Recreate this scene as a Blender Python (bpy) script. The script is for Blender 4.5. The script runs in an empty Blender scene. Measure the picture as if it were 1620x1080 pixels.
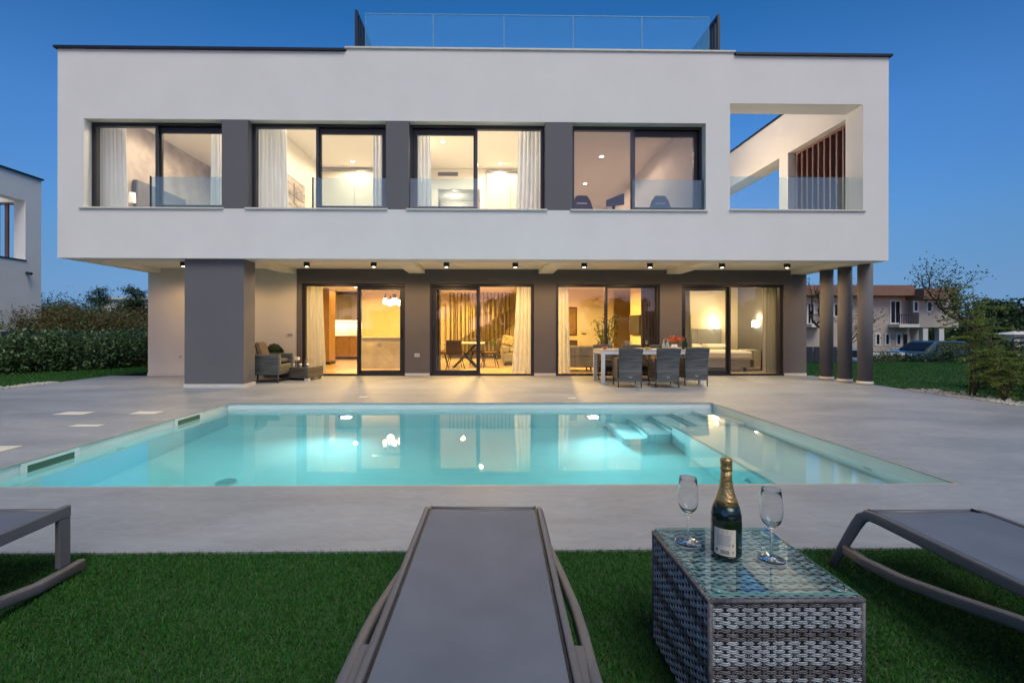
import bpy, math, random
import numpy as np
from mathutils import Vector, Matrix
R = math.radians; PI = math.pi
rng = np.random.default_rng(7); random.seed(7)
sc = bpy.context.scene; col = sc.collection

# ------------------------------------------------------------------ camera, sky, sun, exposure
cam = bpy.data.cameras.new('camera'); camo = bpy.data.objects.new('camera', cam); col.objects.link(camo); sc.camera = camo
cam.lens = 16; cam.sensor_width = 36; cam.clip_start = .02; cam.clip_end = 5000
cam.shift_x = (810 - 783.064) / 1620; cam.shift_y = -(540 - 519.574) / 1620
camo.matrix_world = Matrix.Translation((0, 0, 1.2)) @ Matrix.Rotation(-.0151, 4, 'Z') @ Matrix.Rotation(PI / 2, 4, 'X') @ Matrix.Rotation(.0013, 4, 'Z')
w = bpy.data.worlds.new('World'); sc.world = w; w.use_nodes = True
nt = w.node_tree; bg = nt.nodes['Background']
sky = nt.nodes.new('ShaderNodeTexSky'); sky.sky_type = 'NISHITA'; sky.sun_disc = False
sky.sun_elevation = R(2.0); sky.sun_rotation = R(180); sky.ozone_density = 4.5; sky.air_density = 1.0; sky.dust_density = 1.0
# the horizon band is as clear as the sky just above it (no brown dusk rim)
tcw = nt.nodes.new('ShaderNodeTexCoord'); sx = nt.nodes.new('ShaderNodeSeparateXYZ'); cx_n = nt.nodes.new('ShaderNodeCombineXYZ'); mz = nt.nodes.new('ShaderNodeMath')
nt.links.new(tcw.outputs['Generated'], sx.inputs[0]); mz.operation = 'SMOOTH_MAX'; mz.inputs[1].default_value = .15; mz.inputs[2].default_value = .10
nt.links.new(sx.outputs[2], mz.inputs[0]); nt.links.new(sx.outputs[0], cx_n.inputs[0]); nt.links.new(sx.outputs[1], cx_n.inputs[1]); nt.links.new(mz.outputs[0], cx_n.inputs[2])
nt.links.new(cx_n.outputs[0], sky.inputs['Vector'])
# dusk tint by height: a little rosy low down, deeper overhead
tr_ = nt.nodes.new('ShaderNodeValToRGB'); nt.links.new(sx.outputs[2], tr_.inputs[0]); el_ = tr_.color_ramp.elements
el_[0].position = 0; el_[0].color = (1.2, .66, .62, 1); el_[1].position = .55; el_[1].color = (.36, .49, .50, 1); m_ = el_.new(.12); m_.color = (.88, .62, .62, 1); m_ = el_.new(.35); m_.color = (.84, .64, .63, 1)
mt_ = nt.nodes.new('ShaderNodeVectorMath'); mt_.operation = 'MULTIPLY'; nt.links.new(sky.outputs[0], mt_.inputs[0]); nt.links.new(tr_.outputs[0], mt_.inputs[1])
nt.links.new(mt_.outputs[0], bg.inputs[0]); bg.inputs[1].default_value = .15
sun = bpy.data.lights.new('sun', 'SUN'); sun.energy = .44; sun.angle = R(36); sun.color = (1, .93, .79)
suno = bpy.data.objects.new('sun', sun); col.objects.link(suno); suno.rotation_euler = (R(36), 0, R(24))   # broad soft afterglow from behind the camera
sc.view_settings.view_transform = 'Standard'; sc.view_settings.look = 'None'; sc.view_settings.gamma = 1
sc.view_settings.exposure = 2.55; sc.view_settings.use_curve_mapping = False
cy = sc.cycles if hasattr(sc, 'cycles') else None
sc.render.engine = 'CYCLES'; cy = sc.cycles
cy.max_bounces = 12; cy.diffuse_bounces = 4; cy.glossy_bounces = 4; cy.transmission_bounces = 12; cy.transparent_max_bounces = 24
cy.sample_clamp_indirect = 4; cy.use_denoising = True; cy.caustics_refractive = True; cy.caustics_reflective = False

# pixel of the 1620x1080 photograph -> point on a real plane
F_, CX, CY, H = 720., 783.064, 519.574, 1.2
def ray(px, py):
    x = (px - CX) / F_; z = -(py - CY) / F_; y = 1.
    c, s = math.cos(.0013), math.sin(.0013); x, z = x * c + z * s, -x * s + z * c
    c, s = math.cos(.0151), math.sin(.0151); return (x * c + y * s, -x * s + y * c, z)
def onz(px, py, z=0.):
    d = ray(px, py); t = (z - H) / d[2]; return (d[0] * t, d[1] * t)
def ony(px, py, Y):
    d = ray(px, py); t = Y / d[1]; return (d[0] * t, H + d[2] * t)

# ------------------------------------------------------------------ helpers
def tag(o, label=None, cat=None, group=None, kind=None):
    if label: o['label'] = label
    if cat: o['category'] = cat
    if group: o['group'] = group
    if kind: o['kind'] = kind
    return o
def thing(name, loc, label, cat, group=None, rz=0.):
    o = bpy.data.objects.new(name, None); col.objects.link(o); o.location = loc; o.rotation_euler = (0, 0, rz)
    o.empty_display_size = .1
    return tag(o, label, cat, group)
def wloc(o):
    v = Vector((0, 0, 0))
    while o is not None: v = v + Vector(o.location); o = o.parent
    return v
class MB:
    def __init__(s): s.v = []; s.f = []; s.m = []; s.mi = 0; s.sm = []; s.smooth = False; s.bulk = []
    def add(s, vs, fs):
        n = len(s.v); s.v += [tuple(v) for v in vs]; s.f += [tuple(i + n for i in f) for f in fs]
        s.m += [s.mi] * len(fs); s.sm += [s.smooth] * len(fs); return s
    def box(s, x0, x1, y0, y1, z0, z1, c=0.):
        if x0 > x1: x0, x1 = x1, x0
        if y0 > y1: y0, y1 = y1, y0
        if z0 > z1: z0, z1 = z1, z0
        if c > 0:   # chamfered box
            vs = []; P = [(x0, x1), (y0, y1), (z0, z1)]
            idx = {}
            for ix in (0, 1):
                for iy in (0, 1):
                    for iz in (0, 1):
                        for ax in range(3):
                            p = [P[0][ix], P[1][iy], P[2][iz]]
                            for a, i in enumerate((ix, iy, iz)):
                                if a != ax: p[a] += c if i == 0 else -c
                            idx[(ix, iy, iz, ax)] = len(vs); vs.append(p)
            fs = []
            for ax in range(3):
                b, d = [a for a in range(3) if a != ax]
                for sd in (0, 1):
                    q = []
                    for (u, v_) in ((0, 0), (1, 0), (1, 1), (0, 1)):
                        k = [0, 0, 0]; k[ax] = sd; k[b] = u; k[d] = v_; q.append(idx[(*k, ax)])
                    fs.append(q)
                for u in (0, 1):
                    for v_ in (0, 1):   # edge along ax
                        k0 = [0, 0, 0]; k0[b] = u; k0[d] = v_; k1 = list(k0); k1[ax] = 1
                        fs.append([idx[(*k0, b)], idx[(*k0, d)], idx[(*k1, d)], idx[(*k1, b)]])
            for ix in (0, 1):
                for iy in (0, 1):
                    for iz in (0, 1): fs.append([idx[(ix, iy, iz, a)] for a in range(3)])
            return s.add(vs, fs)
        vs = [(x0, y0, z0), (x1, y0, z0), (x1, y1, z0), (x0, y1, z0), (x0, y0, z1), (x1, y0, z1), (x1, y1, z1), (x0, y1, z1)]
        return s.add(vs, [(0, 3, 2, 1), (4, 5, 6, 7), (0, 1, 5, 4), (1, 2, 6, 5), (2, 3, 7, 6), (3, 0, 4, 7)])
    def quad(s, *p): return s.add(p, [tuple(range(len(p)))])
    def lathe(s, prof, cx=0, cy=0, n=24, smooth=True, zx=None):
        vs = []; fs = []; o = s.smooth; s.smooth = smooth
        for r, z in prof:
            for k in range(n):
                a = 2 * PI * k / n; vs.append((cx + r * math.cos(a), cy + r * math.sin(a), z))
        for i in range(len(prof) - 1):
            for k in range(n): fs.append((i * n + k, i * n + (k + 1) % n, (i + 1) * n + (k + 1) % n, (i + 1) * n + k))
        if prof[0][0] > 1e-4: fs.append(tuple(range(n - 1, -1, -1)))
        if prof[-1][0] > 1e-4: fs.append(tuple((len(prof) - 1) * n + k for k in range(n)))
        s.add(vs, fs); s.smooth = o; return s
    def tube(s, pts, rad, n=8, smooth=True, up=None, sq=None):
        pts = [Vector(p) for p in pts]; m = len(pts)
        if not hasattr(rad, '__len__'): rad = [rad] * m
        o = s.smooth; s.smooth = smooth; vs = []; fs = []; pu = None
        for i, p in enumerate(pts):
            t = (pts[min(i + 1, m - 1)] - pts[max(i - 1, 0)]).normalized()
            ref = Vector(up) if up else (pu if pu is not None else (Vector((0, 0, 1)) if abs(t.z) < .9 else Vector((1, 0, 0))))
            a = t.cross(ref)
            if a.length < 1e-5: a = t.cross(Vector((0, 1, 0)))
            a.normalize(); b = a.cross(t).normalized(); pu = b
            for k in range(n):
                g = 2 * PI * (k + (.5 if sq else 0)) / n; ra, rb = (rad[i] * sq[0], rad[i] * sq[1]) if sq else (rad[i], rad[i])
                cg, sg = math.cos(g), math.sin(g)
                if sq:   # superellipse-ish rounded rectangle
                    e = .45; cg = math.copysign(abs(cg) ** e, cg); sg = math.copysign(abs(sg) ** e, sg)
                vs.append(p + a * cg * ra + b * sg * rb)
        for i in range(m - 1):
            for k in range(n): fs.append((i * n + k, (i + 1) * n + k, (i + 1) * n + (k + 1) % n, i * n + (k + 1) % n))
        fs.append(tuple(range(n))); fs.append(tuple((m - 1) * n + k for k in range(n - 1, -1, -1)))
        s.add(vs, fs); s.smooth = o; return s
    def plate(s, axis, a0, a1, b0, b1, t0, t1, holes=()):
        """wall/slab with rectangular holes. axis 'y': a=x b=z t=y ; 'x': a=y b=z t=x ; 'z': a=x b=y t=z"""
        A = sorted({a0, a1, *[v for h in holes for v in h[:2] if a0 < v < a1]}); B = sorted({b0, b1, *[v for h in holes for v in h[2:] if b0 < v < b1]})
        def solid(i, j):
            if i < 0 or j < 0 or i >= len(A) - 1 or j >= len(B) - 1: return False
            a = (A[i] + A[i + 1]) / 2; b = (B[j] + B[j + 1]) / 2
            return not any(h[0] < a < h[1] and h[2] < b < h[3] for h in holes)
        def P(a, b, t): return {'y': (a, t, b), 'x': (t, a, b), 'z': (a, b, t)}[axis]
        for i in range(len(A) - 1):
            for j in range(len(B) - 1):
                if not solid(i, j): continue
                x, X, y, Y = A[i], A[i + 1], B[j], B[j + 1]
                s.quad(P(x, y, t0), P(X, y, t0), P(X, Y, t0), P(x, Y, t0)); s.quad(P(x, y, t1), P(x, Y, t1), P(X, Y, t1), P(X, y, t1))
                if not solid(i - 1, j): s.quad(P(x, y, t0), P(x, Y, t0), P(x, Y, t1), P(x, y, t1))
                if not solid(i + 1, j): s.quad(P(X, y, t0), P(X, y, t1), P(X, Y, t1), P(X, Y, t0))
                if not solid(i, j - 1): s.quad(P(x, y, t0), P(x, y, t1), P(X, y, t1), P(X, y, t0))
                if not solid(i, j + 1): s.quad(P(x, Y, t0), P(X, Y, t0), P(X, Y, t1), P(x, Y, t1))
        return s
    def xf(s, M):
        s.v = [tuple(M @ Vector(v)) for v in s.v]; return s
    def build(s, name, mat, parent=None, local=False, kind=None, label=None, cat=None, group=None, fixn=True):
        me = bpy.data.meshes.new(name); me.from_pydata(s.v, [], s.f)
        for mm in (mat if isinstance(mat, (list, tuple)) else [mat]): me.materials.append(mm)
        if any(s.m): me.polygons.foreach_set('material_index', s.m)
        if any(s.sm): me.polygons.foreach_set('use_smooth', s.sm)
        o = bpy.data.objects.new(name, me); col.objects.link(o)
        if parent is not None:
            o.parent = parent
            if not local:
                d = wloc(parent); me.transform(Matrix.Translation(-d))
                if parent.rotation_euler.z: me.transform(Matrix.Rotation(-parent.rotation_euler.z, 4, 'Z'))
        me.validate(); me.update()
        return tag(o, label, cat, group, kind)
def npmesh(name, V, F, mat, parent=None, kind=None, label=None, cat=None, group=None, off=(0, 0, 0)):
    """V (n,3) F (m,k) arrays"""
    me = bpy.data.meshes.new(name); k = F.shape[1]; V = V - np.array(off)
    me.vertices.add(len(V)); me.vertices.foreach_set('co', V.astype(np.float32).ravel())
    me.loops.add(F.size); me.loops.foreach_set('vertex_index', F.astype(np.int32).ravel())
    me.polygons.add(len(F)); me.polygons.foreach_set('loop_start', np.arange(0, F.size, k, dtype=np.int32))
    me.materials.append(mat); me.update(calc_edges=True)
    o = bpy.data.objects.new(name, me); col.objects.link(o); o.parent = parent
    return tag(o, label, cat, group, kind)
def copy_tree(o, parent=None):
    c = o.copy(); col.objects.link(c); c.parent = parent
    for ch in [x for x in o.children]: copy_tree(ch, c)
    return c

# ------------------------------------------------------------------ materials
def mat(name, c, rough=.6, metal=0., var=0., vs=3., bump=0., bs=60., spec=.5, c2=None, stretch=None, trans=0., sheen=0., coat=0.):
    m = bpy.data.materials.new(name); m.use_nodes = True; t = m.node_tree; b = t.nodes['Principled BSDF']; L = t.links.new
    b.inputs['Base Color'].default_value = (*c, 1); b.inputs['Roughness'].default_value = rough; b.inputs['Metallic'].default_value = metal
    b.inputs['Specular IOR Level'].default_value = spec; b.inputs['Coat Weight'].default_value = coat
    tc = t.nodes.new('ShaderNodeTexCoord'); mp = t.nodes.new('ShaderNodeMapping'); L(tc.outputs['Object'], mp.inputs[0])
    if stretch: mp.inputs['Scale'].default_value = stretch
    if var or c2:
        n = t.nodes.new('ShaderNodeTexNoise'); n.inputs['Scale'].default_value = vs; n.inputs['Detail'].default_value = 6; n.inputs['Roughness'].default_value = .6
        L(mp.outputs[0], n.inputs[0]); r = t.nodes.new('ShaderNodeValToRGB'); L(n.outputs[0], r.inputs[0])
        lo = tuple(x * (1 - var) for x in c); hi = c2 if c2 else tuple(min(1, x * (1 + var)) for x in c)
        r.color_ramp.elements[0].color = (*lo, 1); r.color_ramp.elements[1].color = (*hi, 1)
        r.color_ramp.elements[0].position = .32; r.color_ramp.elements[1].position = .68
        L(r.outputs[0], b.inputs['Base Color'])
        q = t.nodes.new('ShaderNodeMapRange'); q.inputs[3].default_value = rough * .85; q.inputs[4].default_value = min(1, rough * 1.15)
        L(n.outputs[0], q.inputs[0]); L(q.outputs[0], b.inputs['Roughness'])
    if bump:
        n2 = t.nodes.new('ShaderNodeTexNoise'); n2.inputs['Scale'].default_value = bs; n2.inputs['Detail'].default_value = 4
        L(mp.outputs[0], n2.inputs[0]); bp = t.nodes.new('ShaderNodeBump'); bp.inputs['Strength'].default_value = bump; bp.inputs['Distance'].default_value = .01
        L(n2.outputs[0], bp.inputs['Height']); L(bp.outputs[0], b.inputs['Normal'])
    return m
def emit(name, c, s):
    m = bpy.data.materials.new(name); m.use_nodes = True; t = m.node_tree; b = t.nodes['Principled BSDF']
    b.inputs['Base Color'].default_value = (.8, .8, .8, 1); b.inputs['Emission Color'].default_value = (*c, 1); b.inputs['Emission Strength'].default_value = s; return m
def leafmat(name, cols, rough=.55, tr=.25):
    m = bpy.data.materials.new(name); m.use_nodes = True; t = m.node_tree; L = t.links.new; b = t.nodes['Principled BSDF']; out = t.nodes['Material Output']
    g = t.nodes.new('ShaderNodeNewGeometry'); r = t.nodes.new('ShaderNodeValToRGB'); L(g.outputs['Random Per Island'], r.inputs[0])
    e = r.color_ramp.elements; e[0].color = (*cols[0], 1); e[1].color = (*cols[-1], 1); e[0].position = 0; e[1].position = 1
    for i, c in enumerate(cols[1:-1]): x = e.new((i + 1) / (len(cols) - 1)); x.color = (*c, 1)
    b.inputs['Roughness'].default_value = rough; L(r.outputs[0], b.inputs['Base Color']); b.inputs['Specular IOR Level'].default_value = .3
    tl = t.nodes.new('ShaderNodeBsdfTranslucent'); L(r.outputs[0], tl.inputs[0]); mx = t.nodes.new('ShaderNodeMixShader'); mx.inputs[0].default_value = tr
    L(b.outputs[0], mx.inputs[1]); L(tl.outputs[0], mx.inputs[2]); L(mx.outputs[0], out.inputs[0]); return m
def glassmat(name, tint=(1, 1, 1), refl=1., ior=1.5, rough=0., body=0., bodyc=(.6, .8, .8), coatc=(1, 1, 1)):
    m = bpy.data.materials.new(name); m.use_nodes = True; t = m.node_tree; L = t.links.new; out = t.nodes['Material Output']; t.nodes.remove(t.nodes['Principled BSDF'])
    tr = t.nodes.new('ShaderNodeBsdfTransparent'); tr.inputs[0].default_value = (*tint, 1); gl = t.nodes.new('ShaderNodeBsdfGlossy'); gl.inputs['Roughness'].default_value = rough; gl.inputs[0].default_value = (*coatc, 1)
    fr = t.nodes.new('ShaderNodeFresnel'); fr.inputs[0].default_value = ior
    g = t.nodes.new('ShaderNodeNewGeometry'); inv = t.nodes.new('ShaderNodeMath'); inv.operation = 'SUBTRACT'; inv.inputs[0].default_value = 1; L(g.outputs['Backfacing'], inv.inputs[1])
    mu = t.nodes.new('ShaderNodeMath'); mu.operation = 'MULTIPLY'; L(fr.outputs[0], mu.inputs[0]); L(inv.outputs[0], mu.inputs[1])
    m2 = t.nodes.new('ShaderNodeMath'); m2.operation = 'MULTIPLY'; m2.use_clamp = True; L(mu.outputs[0], m2.inputs[0]); m2.inputs[1].default_value = refl
    mx = t.nodes.new('ShaderNodeMixShader'); L(m2.outputs[0], mx.inputs[0]); L(gl.outputs[0], mx.inputs[2])
    if body:
        df = t.nodes.new('ShaderNodeBsdfDiffuse'); df.inputs[0].default_value = (*bodyc, 1); mb = t.nodes.new('ShaderNodeMixShader'); mb.inputs[0].default_value = body
        L(tr.outputs[0], mb.inputs[1]); L(df.outputs[0], mb.inputs[2]); L(mb.outputs[0], mx.inputs[1])
    else: L(tr.outputs[0], mx.inputs[1])
    L(mx.outputs[0], out.inputs[0]); return m
def wickermat(name, dark, light, sx=45., sz=75.):
    m = bpy.data.materials.new(name); m.use_nodes = True; t = m.node_tree; L = t.links.new; b = t.nodes['Principled BSDF']; b.inputs['Roughness'].default_value = .5
    tc = t.nodes.new('ShaderNodeTexCoord'); sp = t.nodes.new('ShaderNodeSeparateXYZ'); L(tc.outputs['Object'], sp.inputs[0])
    ad = t.nodes.new('ShaderNodeMath'); L(sp.outputs[0], ad.inputs[0]); L(sp.outputs[1], ad.inputs[1])
    def wave(src, k):
        a = t.nodes.new('ShaderNodeMath'); a.operation = 'MULTIPLY'; L(src, a.inputs[0]); a.inputs[1].default_value = k
        s_ = t.nodes.new('ShaderNodeMath'); s_.operation = 'SINE'; L(a.outputs[0], s_.inputs[0]); return s_.outputs[0]
    h = wave(ad.outputs[0], sx * PI); v = wave(sp.outputs[2], sz * PI * 2)
    mu = t.nodes.new('ShaderNodeMath'); mu.operation = 'MULTIPLY'; L(h, mu.inputs[0]); v2 = wave(sp.outputs[2], sz * PI); L(v2, mu.inputs[1])
    su = t.nodes.new('ShaderNodeMath'); su.operation = 'MULTIPLY_ADD'; L(mu.outputs[0], su.inputs[0]); su.inputs[1].default_value = .5; L(v, su.inputs[2])
    band = t.nodes.new('ShaderNodeTexNoise'); band.inputs['Scale'].default_value = 1; mp = t.nodes.new('ShaderNodeMapping'); mp.inputs['Scale'].default_value = (3, 3, 45); L(tc.outputs['Object'], mp.inputs[0]); L(mp.outputs[0], band.inputs[0])
    r = t.nodes.new('ShaderNodeValToRGB'); r.color_ramp.elements[0].color = (*dark, 1); r.color_ramp.elements[1].color = (*light, 1); r.color_ramp.elements[0].position = .35; r.color_ramp.elements[1].position = .65
    L(band.outputs[0], r.inputs[0]); mr = t.nodes.new('ShaderNodeMapRange'); mr.inputs[1].default_value = -1.3; mr.inputs[2].default_value = .6; mr.inputs[3].default_value = .3; mr.inputs[4].default_value = 1; L(su.outputs[0], mr.inputs[0])
    mxc = t.nodes.new('ShaderNodeVectorMath'); mxc.operation = 'SCALE'; L(r.outputs[0], mxc.inputs[0]); L(mr.outputs[0], mxc.inputs['Scale']); L(mxc.outputs[0], b.inputs['Base Color'])
    bp = t.nodes.new('ShaderNodeBump'); bp.inputs['Strength'].default_value = .7; bp.inputs['Distance'].default_value = .004; L(su.outputs[0], bp.inputs['Height']); L(bp.outputs[0], b.inputs['Normal'])
    return m

M = {}
M['white'] = mat('white_render', (.72, .715, .70), .8, var=.035, vs=.9, bump=.25, bs=180)
M['white_in'] = mat('white_plaster', (.80, .77, .70), .8, var=.02, vs=1, bump=.08, bs=120)
M['beige'] = mat('beige_render', (.66, .62, .54), .8, var=.04, vs=1.2, bump=.2, bs=160)
M['taupe'] = mat('taupe_render', (.125, .115, .115), .8, var=.06, vs=1.5, bump=.25, bs=200)
M['grey'] = mat('anthracite_render', (.125, .125, .135), .8, var=.05, vs=1.2, bump=.25, bs=200)
M['soffit'] = mat('soffit_paint', (.88, .85, .72), .8, var=.03, vs=1, bump=.1, bs=120)
M['stone'] = mat('pale_stone', (.62, .60, .54), .5, var=.06, vs=8, bump=.1, bs=80)
M['cap'] = mat('dark_flashing', (.03, .035, .045), .4, metal=.6, var=.1, vs=4)
M['frame'] = mat('dark_aluminium', (.028, .03, .036), .38, metal=.3, var=.05, vs=10, bump=.05, bs=300)
M['frame2'] = mat('sash_aluminium', (.055, .06, .07), .38, metal=.3, var=.05, vs=10)
M['black'] = mat('black_metal', (.012, .012, .013), .4, metal=.3, var=.1, vs=30)
M['glass'] = glassmat('window_glass', (.97, .985, .98), 1.9, 1.5)
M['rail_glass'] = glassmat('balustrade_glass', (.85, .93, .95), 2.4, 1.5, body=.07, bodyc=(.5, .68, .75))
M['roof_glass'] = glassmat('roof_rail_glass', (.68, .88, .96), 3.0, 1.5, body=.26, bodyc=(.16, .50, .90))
M['pedge'] = mat('polished_glass_edge', (.22, .42, .55), .2, var=.05, vs=5)
M['wood_slat'] = mat('plum_wood', (.165, .085, .072), .5, var=.2, vs=6, stretch=(8, 8, 1), bump=.1, bs=40)
M['conc'] = mat('pool_liner', (.74, .85, .86), .5, var=.03, vs=2)
M['liner_top'] = mat('waterline_liner', (.68, .72, .70), .5, var=.03, vs=3)

# ------------------------------------------------------------------ ground
DXL, DXR, DY0, DYB = -9.5, 8.32, 2.465, 11.58
POOL = (-4.186, 3.674, 3.481, 7.387)
def ground():
    n = 150; xs = np.sign(np.linspace(-1, 1, n)) * np.abs(np.linspace(-1, 1, n)) ** 3 * 900; ys = xs + 3
    X, Y = np.meshgrid(xs, ys); d = np.maximum(0, np.maximum(np.maximum(Y - 16.8, 0), np.maximum(-X - 20, 0) * .3))
    Z = -.12 - np.clip(d / 6, 0, 1) * 1.15 + (np.sin(X * .05) * np.cos(Y * .043)) * .1 * np.clip(d / 20, 0, 1)
    V = np.stack([X, Y, Z], -1).reshape(-1, 3); i = np.arange(n * n).reshape(n, n)
    keep = []
    Fc = np.stack([i[:-1, :-1], i[:-1, 1:], i[1:, 1:], i[1:, :-1]], -1).reshape(-1, 4)
    c = V[Fc].mean(1); h = ((c[:, 0] > POOL[0] - 1.5) & (c[:, 0] < POOL[1] + 1.5) & (c[:, 1] > POOL[2] - 1) & (c[:, 1] < POOL[3] + 1.2))
    o = npmesh('ground', V, Fc[~h], mat('soil_and_grass', (.02, .055, .012), .9, c2=(.04, .075, .02), vs=.8, bump=.5, bs=20), kind='structure')
    return o
ground()
def deckmat():
    m = bpy.data.materials.new('microcement_deck'); m.use_nodes = True; t = m.node_tree; b = t.nodes['Principled BSDF']; L = t.links.new
    tc = t.nodes.new('ShaderNodeTexCoord'); mp = t.nodes.new('ShaderNodeMapping'); mp.inputs['Scale'].default_value = (.55, 1.3, 1); L(tc.outputs['Object'], mp.inputs[0])
    a = t.nodes.new('ShaderNodeTexNoise'); a.inputs['Scale'].default_value = 1.1; a.inputs['Detail'].default_value = 8; a.inputs['Roughness'].default_value = .62; a.inputs['Distortion'].default_value = .6; L(mp.outputs[0], a.inputs[0])
    c = t.nodes.new('ShaderNodeTexNoise'); c.inputs['Scale'].default_value = 14; c.inputs['Detail'].default_value = 5; c.inputs['Distortion'].default_value = 1.; L(mp.outputs[0], c.inputs[0])
    mx = t.nodes.new('ShaderNodeMath'); mx.operation = 'MULTIPLY_ADD'; L(c.outputs[0], mx.inputs[0]); mx.inputs[1].default_value = .35; L(a.outputs[0], mx.inputs[2])
    r = t.nodes.new('ShaderNodeValToRGB'); L(mx.outputs[0], r.inputs[0]); e = r.color_ramp.elements
    e[0].position = .50; e[0].color = (.195, .216, .245, 1); e[1].position = .82; e[1].color = (.285, .31, .345, 1); L(r.outputs[0], b.inputs['Base Color'])
    q = t.nodes.new('ShaderNodeMapRange'); L(a.outputs[0], q.inputs[0]); q.inputs[3].default_value = .42; q.inputs[4].default_value = .7; L(q.outputs[0], b.inputs['Roughness'])
    bp = t.nodes.new('ShaderNodeBump'); bp.inputs['Strength'].default_value = .12; bp.inputs['Distance'].default_value = .01; L(mx.outputs[0], bp.inputs['Height']); L(bp.outputs[0], b.inputs['Normal'])
    return m
M['deck'] = deckmat()
# terrace slab in cast fields with fine joints, all around the pool
px0, px1, py0, py1 = POOL
deck = MB(); J = .003
deck.plate('z', DXL, DXR, DY0, DYB, -.30, 0, [(px0 - .01, px1 + .01, py0 - .01, py1 + .01)])
deck.build('deck', M['deck'], kind='structure')

# ------------------------------------------------------------------ pool
ZW = -.10; FL = -1.45
pool = thing('swimming_pool', (-.25, 5.4, 0), 'long rectangular lit swimming pool with turquoise water set flush into the terrace', 'swimming pool')
e = .0
b = MB()
for (z0, z1, nm, mt) in ((-.16, -.012, 'waterline_band', M['liner_top']), (FL, -.16, 'basin', M['conc'])):
    b = MB()
    b.quad((px0, py0, z0), (px0, py1, z0), (px0, py1, z1), (px0, py0, z1)); b.quad((px1, py0, z0), (px1, py0, z1), (px1, py1, z1), (px1, py1, z0))
    b.quad((px0, py1, z0), (px1, py1, z0), (px1, py1, z1), (px0, py1, z1)); b.quad((px0, py0, z0), (px0, py0, z1), (px1, py0, z1), (px1, py0, z0))
    if nm == 'basin': b.quad((px0, py0, FL), (px1, py0, FL), (px1, py1, FL), (px0, py1, FL))
    # the band stands 4 mm proud of the concrete
    if nm == 'waterline_band':
        b = MB()
        b.plate('z', px0 - .03, px1 + .03, py0 - .03, py1 + .03, z0, z1, [(px0 + .004, px1 - .004, py0 + .004, py1 - .004)])
    b.build(nm, mt, pool)
b = MB(); b.plate('z', px0 - .0095, px1 + .0095, py0 - .0095, py1 + .0095, -.0115, -.002, [(px0 + .02, px1 - .02, py0 + .02, py1 - .02)])
b.build('rim_strip', mat('rim_trim', (.34, .33, .30), .5, var=.05, vs=6), pool)
# bench along the right side and the stairs in the far right corner
BX = 2.62; BY = 6.45
MB().box(BX, px1 - .002, py0 + .002, BY, FL, -.50, c=.02).build('bench', M['conc'], pool)
for k in range(5):
    xr = px1 - .002 - .35 * k; xl = xr - .35
    MB().box(xl, xr, BY + .002, py1 - .002, FL, -.30 - .22 * k, c=.012).build('step', M['conc'], pool)
tr = mat('step_edge_strip', (.28, .48, .52), .5)
for k in range(5):
    xl = px1 - .002 - .35 * (k + 1)
    MB().box(xl - .004, xl + .03, BY + .01, py1 - .01, -.30 - .22 * k - .03, -.30 - .22 * k + .006).build('step_edge', tr, pool)
MB().box(BX - .004, BX + .03, py0 + .02, BY - .02, -.53, -.494).build('bench_edge', tr, pool)
# skimmers
for y0 in (4.13, 6.13):
    sk = MB(); X = px0 + .004
    sk.plate('x', y0, y0 + .58, -.17, -.012, X, X + .012, [(y0 + .055, y0 + .53, -.15, -.045)])
    fr = sk.build('skimmer', mat('white_plastic', (.75, .77, .75), .35), pool)
    MB().box(X + .001, X + .006, y0 + .055, y0 + .53, -.15, -.045).build('opening', mat('skimmer_flap', (.05, .13, .08), .4), fr)
wp = mat('fitting_plastic', (.6, .7, .7), .4)
dk = mat('drain_slots', (.35, .5, .52), .5)
for (x, y) in ((-2.9, 5.1),):
    d = MB().lathe([(.11, FL + .001), (.11, FL + .014), (.10, FL + .018), (.0, FL + .018)], x, y, 24).build('main_drain', wp, pool)
    for i in range(9):
        a = -.08 + .02 * i; hw = math.sqrt(max(0, .095 ** 2 - a * a))
        MB().box(x - hw, x + hw, y + a - .004, y + a + .004, FL + .0185, FL + .021).build('slot', dk, d)
for (X, y, z, sgn) in ((px0, 5.25, -.42, 1), (px1, 4.35, -.30, -1), (BX, 4.55, -.85, -1)):
    b = MB().lathe([(.05, 0), (.05, .012), (.03, .018), (.022, .018), (.022, .006), (0, .006)], 0, 0, 20)
    b.xf(Matrix.Translation((X, y, z)) @ Matrix.Rotation(R(90) * sgn, 4, 'Y')); b.build('inlet_nozzle', wp, pool)
for (x, z, sgn) in ((-2.27, -.70, -1), (1.70, -.70, -1)):
    b = MB().lathe([(.14, 0), (.14, .02), (.11, .03), (.1, .03)], 0, 0, 28); b.xf(Matrix.Translation((x, py1, z)) @ Matrix.Rotation(R(90), 4, 'X')); h = b.build('underwater_lamp', wp, pool)
    b = MB().lathe([(.06, .0), (.06, .034), (.0, .036)], 0, 0, 28); b.xf(Matrix.Translation((x, py1, z)) @ Matrix.Rotation(R(90), 4, 'X'))
    b.build('lens', emit('pool_lamp_glow', (.85, 1, 1), 9), h)
    l = bpy.data.lights.new('pool_light', 'SPOT'); l.energy = 27; l.color = (.86, 1., 1.); l.spot_size = R(132); l.spot_blend = 1.; l.shadow_soft_size = .08
    lo = bpy.data.objects.new('pool_light', l); col.objects.link(lo); lo.parent = h; lo.location = Vector((x, py1 - .06, z)) - wloc(pool); lo.rotation_euler = (R(90), 0, PI)
b = MB().lathe([(.03, 0), (.03, .02), (0, .02)], 0, 0, 12)
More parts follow.
